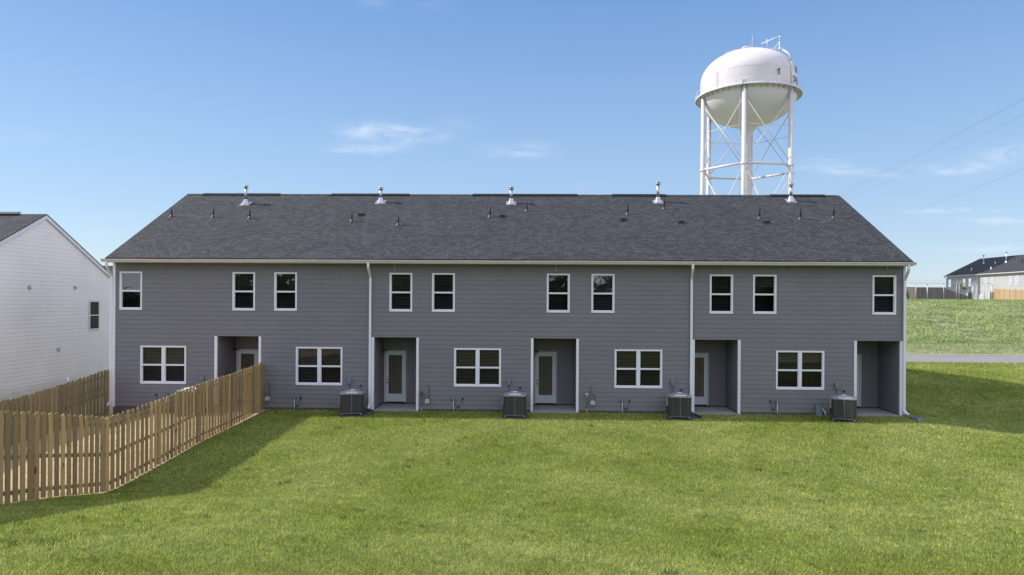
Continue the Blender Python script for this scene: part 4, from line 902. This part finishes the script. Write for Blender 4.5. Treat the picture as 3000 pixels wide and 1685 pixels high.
for x, y, h, r, mt in ((79.8, 97.0, 1.4, .10, 'galv'), (79.4, 90.6, 1.75, .10, 'galv'), (77.0, 95.9, .5, .07, 'trim'), (78.9, 92.6, .5, .07, 'trim'), (76.9, 90.6, .45, .09, 'trim'), (78.95, 86.2, .6, .07, 'pvc')):
    z = 9.40+.5*(x-76+.45); mb = MB(); mb.tube([(x, y, z-.1), (x, y, z+h)], r, 8)
    if h > 1: mb.lathe([(r, -.05), (r*1.9, -.04), (r*1.9, .04), (0, .1)], (x, y, z+h), 10); mb.lathe([(r*2.4, -.2), (r, .25)], (x, y, z), 10)
    mb.build('flue' if h > 1 else 'vent_pipe', M[mt], rroof)
gable_house('distant_house', 'low dark roof line far behind the grey board fence', 104, 121, 165, 12, 2.8, 6.1, .45, (M['siding_pale'], M['shingle_far']))

# fences on the bank
picket_fence('cedar_fence', 'new orange cedar board fence in front of the far terrace', [(72.06, 82.57), (71.2, 80.2), (70.34, 77.8), (69.46, 75.3), (68.6, 72.8), (67.7, 70.3), (66.9, 67.9), (66.1, 65.5)], (-1, .35), (M['pick_orange'], M['pick_orange']), H=1.8, gap=.11, pw=.15, zf=lambda x, y: float(np.interp(y, [65, 69.4, 82.6], [4.40, 4.46, 4.92])), post=.12)
picket_fence('grey_fence', 'weathered dark grey board fence sloping down behind the chain link fence', [(59.95, 82.26), (62.3, 83.9), (64.8, 85.5), (67.6, 87.4), (70.0, 89.2), (72.2, 91.), (74.3, 92.7)], (.55, -1), (M['pick_grey'], M['pick_grey']), H=1.8, gap=.012, pw=.15, zf=lambda x, y: float(np.interp(x, [59.9, 67.6, 74.4], [4.96, 4.9, 3.85])))
picket_fence('pale_fence', 'pale pinkish board fence section at the left end of the grey fence', [(51.0, 79.6), (53.4, 80.3), (55.8, 81.0), (58.0, 81.6), (59.9, 82.2)], (.3, -1), (M['pick_pale'], M['pick_pale']), H=1.8, gap=.02, pw=.15, zf=lambda x, y: 4.93)
t = thing('chain_link_fence', 'steel chain link fence topped with barbed wire on the crest of the bank', 'fence', (51, 69, 4.8))
ps = [(45.5, 68.6), (48.6, 68.8), (51.2, 69.0), (52.6, 69.1), (54.2, 69.2), (56.6, 69.5), (58.5, 69.8), (59.0, 70.0), (61.1, 70.4), (63.0, 70.9), (64.4, 71.4)]
for i, (x, y) in enumerate(ps):
    z = gz(x, y); mb = MB(); r = .065 if i in (4, 8, 10) else .035; mb.tube([(x, y, z-.4), (x, y, 7.13)], r, 8); mb.tube([(x, y, 7.1), (x+.12, y-.05, 7.3), (x+.28, y-.1, 7.52)], .018, 5); mb.build('post', M['chain'], t)
mb = MB(); mb.tube([(x, y, 7.12) for x, y in ps], .030, 6); mb.build('top_rail', M['chain'], t)
mb = MB()
for k, (dx, dz) in enumerate(((.12, .2), (.2, .3), (.28, .4))): mb.tube([(x+dx, y-.08, 7.11+dz-.03*(i % 2)) for i, (x, y) in enumerate(ps)], .006, 4)
mb.build('barbed_wire', M['chain'], t)
mb = MB()
for (x0, y0), (x1, y1) in zip(ps, ps[1:]):
    Ls = math.hypot(x1-x0, y1-y0); n = int(Ls/.16)
    for k in range(n):
        for s in (1, -1):
            u0 = k/n; u1 = u0+s*2.2/Ls
            za, zb_ = 4.85, 7.1
            if not 0 <= u1 <= 1:
                f_ = ((1 if u1 > 1 else 0)-u0)/(u1-u0); u1 = u0+(u1-u0)*f_; zb_ = za+(zb_-za)*f_
            p, q = Vector((x0+(x1-x0)*u0, y0+(y1-y0)*u0, za)), Vector((x0+(x1-x0)*u1, y0+(y1-y0)*u1, zb_)); w_ = Vector((.0022, 0, 0))
            mb.face([p-w_, p+w_, q+w_, q-w_])
mb.build('wire_mesh', M['chain'], t)

# ------------------------------------------------------------------ water tower
TX, TY, TZ = 40.5, 104.8, 3.6
tw = thing('water_tower', 'white six legged water tower with a rounded tank, catwalk and navy lettering', 'water tower', (TX, TY, TZ))
az = math.atan2(-TX, CAMY-TY)      # not used for shape, only to face the front leg
base_a = math.atan2(CAMY-TY, -TX)  # bearing of the front leg, measured from +x
ang = lambda deg: base_a+R(deg)
ZC, ZS2, RT = 43.30, 46.4, 8.75
def prof_tank():
    p = []
    for k in range(0, 15): a = R(90*k/14); p.append((RT*math.sin(a), ZC-5.45*math.cos(a)))
    p += [(RT, ZC+1.2), (RT, ZC+2.4), (RT, ZS2)]
    for k in range(1, 17): a = R(90*k/16); p.append((RT*math.cos(a), ZS2+5.65*math.sin(a)))
    return p
mb = MB(); mb.lathe(prof_tank(), (TX, TY, 0), 96); tank = mb.build('tank', M['tank'], tw)
mb = MB()
for z in (ZC+1.75, ZS2+.2): mb.lathe([(RT+.002, z-.03), (RT+.02, z), (RT+.002, z+.03)], (TX, TY, 0), 96)
mb.build('weld_seam', M['tank'], tank)
mb = MB(); mb.lathe([(2.6, ZC-5.15), (1.8, ZC-5.6), (1.05, ZC-6.5), (.68, ZC-7.4), (.64, TZ-1)], (TX, TY, 0), 32); mb.build('riser', M['tank'], tw)
def tp(deg, r, z): a = ang(deg); return Vector((TX+r*math.cos(a), TY+r*math.sin(a), z))
LG = [-4+60*k for k in range(6)]; LR = 8.85
zr1 = 29.3
for d in LG:
    mb = MB(); mb.tube([tp(d, LR+.15, TZ-1), tp(d, LR, ZC+.1)], .395, 20); l = mb.build('leg', M['tank'], tw)
    mb = MB(); mb.obox(tp(d, LR-.2, ZC+.6), tp(d, .35, 0)-tp(d, 0, 0), tp(d+90, .3, 0)-tp(d+90, 0, 0), (0, 0, .55)) if False else mb.lathe([(.62, -.25), (.62, .0), (.43, .02)], tuple(tp(d, LR+.02, zr1)), 12); mb.build('collar', M['tank'], l)
for i in range(6):
    a, b = LG[i], LG[(i+1) % 6]
    mb = MB(); mb.tube([tp(a, LR, zr1), tp(b, LR, zr1)], .22, 8); mb.build('strut', M['tank'], tw)
    mb = MB()
    for p, q in ((tp(a, LR, zr1+.3), tp(b, LR, ZC-2.0)), (tp(b, LR, zr1+.3), tp(a, LR, ZC-2.0)), (tp(a, LR, zr1-.3), tp(b, LR, 14)), (tp(b, LR, zr1-.3), tp(a, LR, 14)), (tp(a, LR-.1, 36.3), tp(b, LR-.1, 36.3))):
        mb.tube([p, q], .075 if abs(p.z-q.z) > 1 else .05, 6)
    mb.build('tie_rod', M['tank'], tw)
    mb = MB(); mb.tube([tp(a, LR, 14), tp(b, LR, 14)], .22, 8); mb.build('strut', M['tank'], tw)
mb = MB(); mb.lathe([(RT-.05, ZC-.12), (9.65, ZC-.12), (9.65, ZC+.04), (RT-.05, ZC+.04)], (TX, TY, 0), 96)
for k in range(48):
    d = k*7.5; mb.hexa([tuple(tp(d-.25, RT-.1, ZC-.75)), tuple(tp(d+.25, RT-.1, ZC-.75)), tuple(tp(d+.25, 9.60, ZC-.30)), tuple(tp(d-.25, 9.60, ZC-.30)), tuple(tp(d-.25, RT-.1, ZC-.12)), tuple(tp(d+.25, RT-.1, ZC-.12)), tuple(tp(d+.25, 9.60, ZC-.12)), tuple(tp(d-.25, 9.60, ZC-.12))])
mb.lathe([(9.60, ZC-.26), (9.66, ZC-.26), (9.66, ZC+.06), (9.60, ZC+.06)], (TX, TY, 0), 96)
cw = mb.build('catwalk', M['tank'], tw)
mb = MB()
for z, r in ((ZC+1.15, .035), (ZC+.62, .025)): mb.tube([tp(k*5, 9.62, z) for k in range(72)], r, 5, closed=True)
for k in range(24): mb.tube([tp(k*15+3, 9.62, ZC), tp(k*15+3, 9.62, ZC+1.15)], .045, 5)
mb.build('railing', M['tank'], cw)
def ladder(p, q, side, name='ladder', parent=tw, n=None):
    mb = MB(); s = Vector(side).normalized()*.22; p, q = Vector(p), Vector(q); mb.tube([p-s, q-s], .03, 5); mb.tube([p+s, q+s], .03, 5); n = int((q-p).length/.4)
    for k in range(n): c = p+(q-p)*(k+.5)/n; mb.tube([c-s, c+s], .018, 4)
    mb.build(name, M['galv'], parent)
fr = LG[0]; tang = tp(fr+90, 1, 0)-tp(fr+90, 0, 0)
ladder(tp(fr-3.6, LR+.1, TZ), tp(fr-3.6, LR+.1, ZC-.2), tang)
d = -37.5; side = tp(d+90, 1, 0)-tp(d+90, 0, 0); ladder(tp(d, RT+.18, ZC+.1), tp(d, RT+.14, ZS2+.6), side)
mb = MB()
for s in (-1.4, 1.4):
    mb.tube([tp(d+s, RT+.14, ZS2+.6)]+[Vector((TX, TY, 0))+(tp(d+s, 1, 0)-Vector((TX, TY, 0)))*(RT*math.cos(R(u))+.12)+Vector((0, 0, ZS2+5.65*math.sin(R(u))+.12)) for u in range(10, 88, 6)], .035, 5)
mb.build('ladder_rail', M['tank'], tank)
mb = MB(); mb.lathe([(.8, 5.5), (.8, 6.25), (.95, 6.28), (.9, 6.45), (0, 6.5)], (TX-.3, TY, ZS2), 20); mb.build('roof_hatch', M['tank'], tank)
rt = Vector((-math.sin(base_a), math.cos(base_a), 0)); fw = Vector((math.cos(base_a), math.sin(base_a), 0)); T0 = Vector((TX, TY, 0))
def TP(right, front, z): return T0+rt*right*(1)+fw*front+Vector((0, 0, z))
mb = MB(); mb.tube([TP(.75, .5, ZS2+5.9), TP(.75, .5, ZS2+8.6)], [.05, .02], 6); mb.tube([TP(.5, .5, ZS2+6.0), TP(.5, .5, ZS2+7.2)], .03, 5); mb.tube([TP(-4.5, .5, ZS2+5.1), TP(-4.5, .5, ZS2+6.4)], .02, 4) if False else None; mb.build('antenna', M['tank'], tw)
tx = 5.35; fx = 6.2; zt = ZS2+5.75
mb = MB(); mb.tube([TP(2.35, 2.6, ZS2+5.4), TP(2.35, 2.6, ZS2+6.0), TP(tx, fx, zt)], .085, 6); mb.tube([TP(3.3, 3.6, ZS2+4.9), TP(3.3, 3.7, ZS2+6.3)], .09, 6)
mb.tube([TP(4.3, 5.0, ZS2+4.0), TP(tx-.05, fx-.1, zt-1.0)], .07, 5); mb.tube([TP(4.6, 5.3, ZS2+3.8), TP(tx, fx, zt-.9)], .07, 5)
mb.tube([TP(tx, fx, zt), TP(tx, fx, ZS2+.1)], .10, 8); mb.build('davit', M['tank'], tw)
mb = MB()
for z in (zt-.45, zt-.8, zt-2.6, zt-4.6, zt-6.6): mb.tube([TP(tx-.12, fx+.05, z), TP(tx+.1, fx+.05, z)], .07, 6)
mb.build('cable_clamp', M['vent_black'], tw)
mb = MB(); c = TP(tx-.1, 7.35, ZC+2.55); mb.lathe([(0, -.22), (.15, -.16), (.22, 0), (.15, .16), (0, .22)], tuple(c), 12); l_ = mb.build('beacon', M['red'], tw)
mb = MB(); mb.tube([c-Vector((.0, 0, .25)), c-Vector((0, 0, .95))], .09, 6); mb.build('beacon_post', M['vent_black'], l_)
mb = MB(); d = 57; e = lambda u, off=.0: T0+(tp(d, 1, 0)-T0)*(RT*math.cos(R(u))+off)+Vector((0, 0, ZS2+5.65*math.sin(R(u))+off*.6))
mb.tube([e(58, .1), e(50, .35), e(44, .6)], .15, 6); mb.tube([e(44, .6), e(28, .6), e(14, .3)], .17, 6); mb.tube([e(14, .35), tp(d, RT+.12, ZC+.1)], .10, 6); mb.build('overflow_pipe', M['tank'], tw)
mb = MB(); mb.box(tuple(tp(-4, 9.3, ZC+.05)-Vector((.5, .3, 0))), tuple(tp(-4, 9.3, ZC+.6)+Vector((.5, .3, 0)))); mb.build('manway', M['tank'], cw)
# lettering wrapped round the shell
def wrap_text(txt, deg0, z0, h, sp=1.0):
    cu = bpy.data.curves.new('letters', 'FONT'); cu.body = txt; cu.size = h/.72; cu.offset = .035; cu.space_character = 1.05
    o = bpy.data.objects.new('letters', cu); COL.objects.link(o); dg = bpy.context.evaluated_depsgraph_get(); me = bpy.data.meshes.new_from_object(o.evaluated_get(dg))
    bpy.data.objects.remove(o); o0 = Vector((TX, TY, TZ))
    for v in me.vertices:
        a = base_a+R(deg0)+v.co.x*sp/RT; r = RT+.03; v.co = Vector((TX+r*math.cos(a), TY+r*math.sin(a), z0+v.co.y))-o0
    me.materials.clear(); me.materials.append(M['letter']); o = bpy.data.objects.new('lettering', me); COL.objects.link(o); o.parent = tw; return o
wrap_text('W', 66.5, ZC+3.0, 1.35); wrap_text('SPRI', 61.5, ZC+1.05, 1.25)

# ------------------------------------------------------------------ power line
def up_pole(x, y, h, label):
    z = gz(x, y); t = thing('utility_pole', label, 'utility pole', (x, y, z)); mb = MB(); mb.tube([(x, y, z-.5), (x, y, z+h)], [.17, .11], 12); mb.build('shaft', M['pole'], t)
    mb = MB(); mb.box((x-1.1, y-.06, z+h-.5), (x+1.1, y+.06, z+h-.38)); mb.build('crossarm', M['pole'], t)
    mb = MB()
    for dx in (-.95, .1, .95): mb.tube([(x+dx, y, z+h-.38), (x+dx, y, z+h-.18)], .04, 6)
    mb.build('insulator', M['box_grey'], t)
up_pole(30.1, 57., 10.7, 'timber utility pole standing beyond the road behind the terrace')
wires = [((29.93,56.04,14.7),(24.68,8.81,14.7),'highest thin power line on the right, rising to the frame edge'), ((30.2,56.9,14.25),(24.75,9.3,14.62),'second thin power line just below the highest'),
         ((29.6,57.0,13.4),(24.0,7.85,13.6),'third thin power line on the right, a little below the top pair'), ((30.3,57.0,10.2),(21.4,4.12,10.2),'lowest thin power line on the right, well below the others')]
for a, b, lb in wires:
    a, b = Vector(a), Vector(b); c = b+(b-a)*.7; mb = MB(); pts = []
    for k in range(33):
        u = k/32*1.7; p = a+(b-a)*u; sag = -.35*math.sin(math.pi*min(u, 1.0)) if u < 1 else .35*math.sin(math.pi*(u-1)/.9)*.3
        pts.append(p+Vector((0, 0, sag)))
    mb.tube(pts, .0032, 5); mb.build('power_line', M['wire'], None, label=lb, category='power line', group='power lines crossing the sky')

# ------------------------------------------------------------------ small plants on the crest
def leafy(name, label, cat, x, y, z, H, rad, n, mat, size, seed, trunk=.02):
    r = np.random.default_rng(seed); t = thing(name, label, cat, (x, y, z)); mb = MB(); mb.tube([(x, y, z-.1), (x+.03, y, z+H*.5), (x, y, z+H*.95)], [trunk, trunk*.7, trunk*.3], 6)
    br = []
    for k in range(9):
        a = r.uniform(0, 6.28); h = H*r.uniform(.3, .85); q = (x+math.cos(a)*rad*r.uniform(.5, 1), y+math.sin(a)*rad*r.uniform(.5, 1), z+h+H*.15); br.append(q); mb.tube([(x, y, z+h), q], [trunk*.4, trunk*.15], 4)
    mb.build('trunk', M['bark'], t); mb = MB()
    for k in range(n):
        c = br[r.integers(len(br))]; u = r.normal(0, 1, 3)*rad*.28; p = Vector((c[0]+u[0], c[1]+u[1], c[2]+u[2]*1.3)); e1, e2 = Vector(r.normal(0, 1, 3)).normalized()*size, Vector(r.normal(0, 1, 3)).normalized()*size*.5
        mb.face([p-e1, p+e2, p+e1, p-e2], tint=float(r.uniform()))
    mb.build('crown', mat, t); return t
leafy('sapling', 'thin young tree with sparse yellowish leaves behind the chain link fence', 'tree', 61.2, 73.3, gz(61.2, 73.3), 2.3, .55, 260, M['leaf_young'], .10, 4)
leafy('bush', 'small dark bush at the left end of the pale fence', 'bush', 51.6, 70.2, gz(51.6, 70.2)-.1, 1.0, .55, 420, M['leaf'], .10, 5)

# ------------------------------------------------------------------ the wood behind the viewer, mirrored in the upper windows
r = np.random.default_rng(33); n = 44000
cl_ = [(r.uniform(-48, 75), r.uniform(-78, -66), r.uniform(4.5, 9.5)) for _ in range(60)]+[(r.uniform(24, 75), r.uniform(-76, -68), r.uniform(7, 9.5)) for _ in range(16)]+[(r.uniform(-78, -48), r.uniform(-72, -68), r.uniform(3.9, 4.6)) for _ in range(16)]
ci = r.integers(0, len(cl_), n); cc = np.array(cl_)[ci]; hh = r.uniform(.12, 1, n); rad = 4.2*np.sqrt(np.clip(1-(hh*1.1-.45)**2*1.6, .05, 1))*r.uniform(.3, 1, n); a = r.uniform(0, 6.28, n)
P = np.stack([cc[:, 0]+rad*np.cos(a), cc[:, 1]+rad*np.sin(a), hh*cc[:, 2]+.5+r.normal(0, .4, n)], 1)
blades('woodland', P, .9, .9, M['leaf'], 'line of dark trees reflected in the upper windows', 'trees', 1.0, 40)
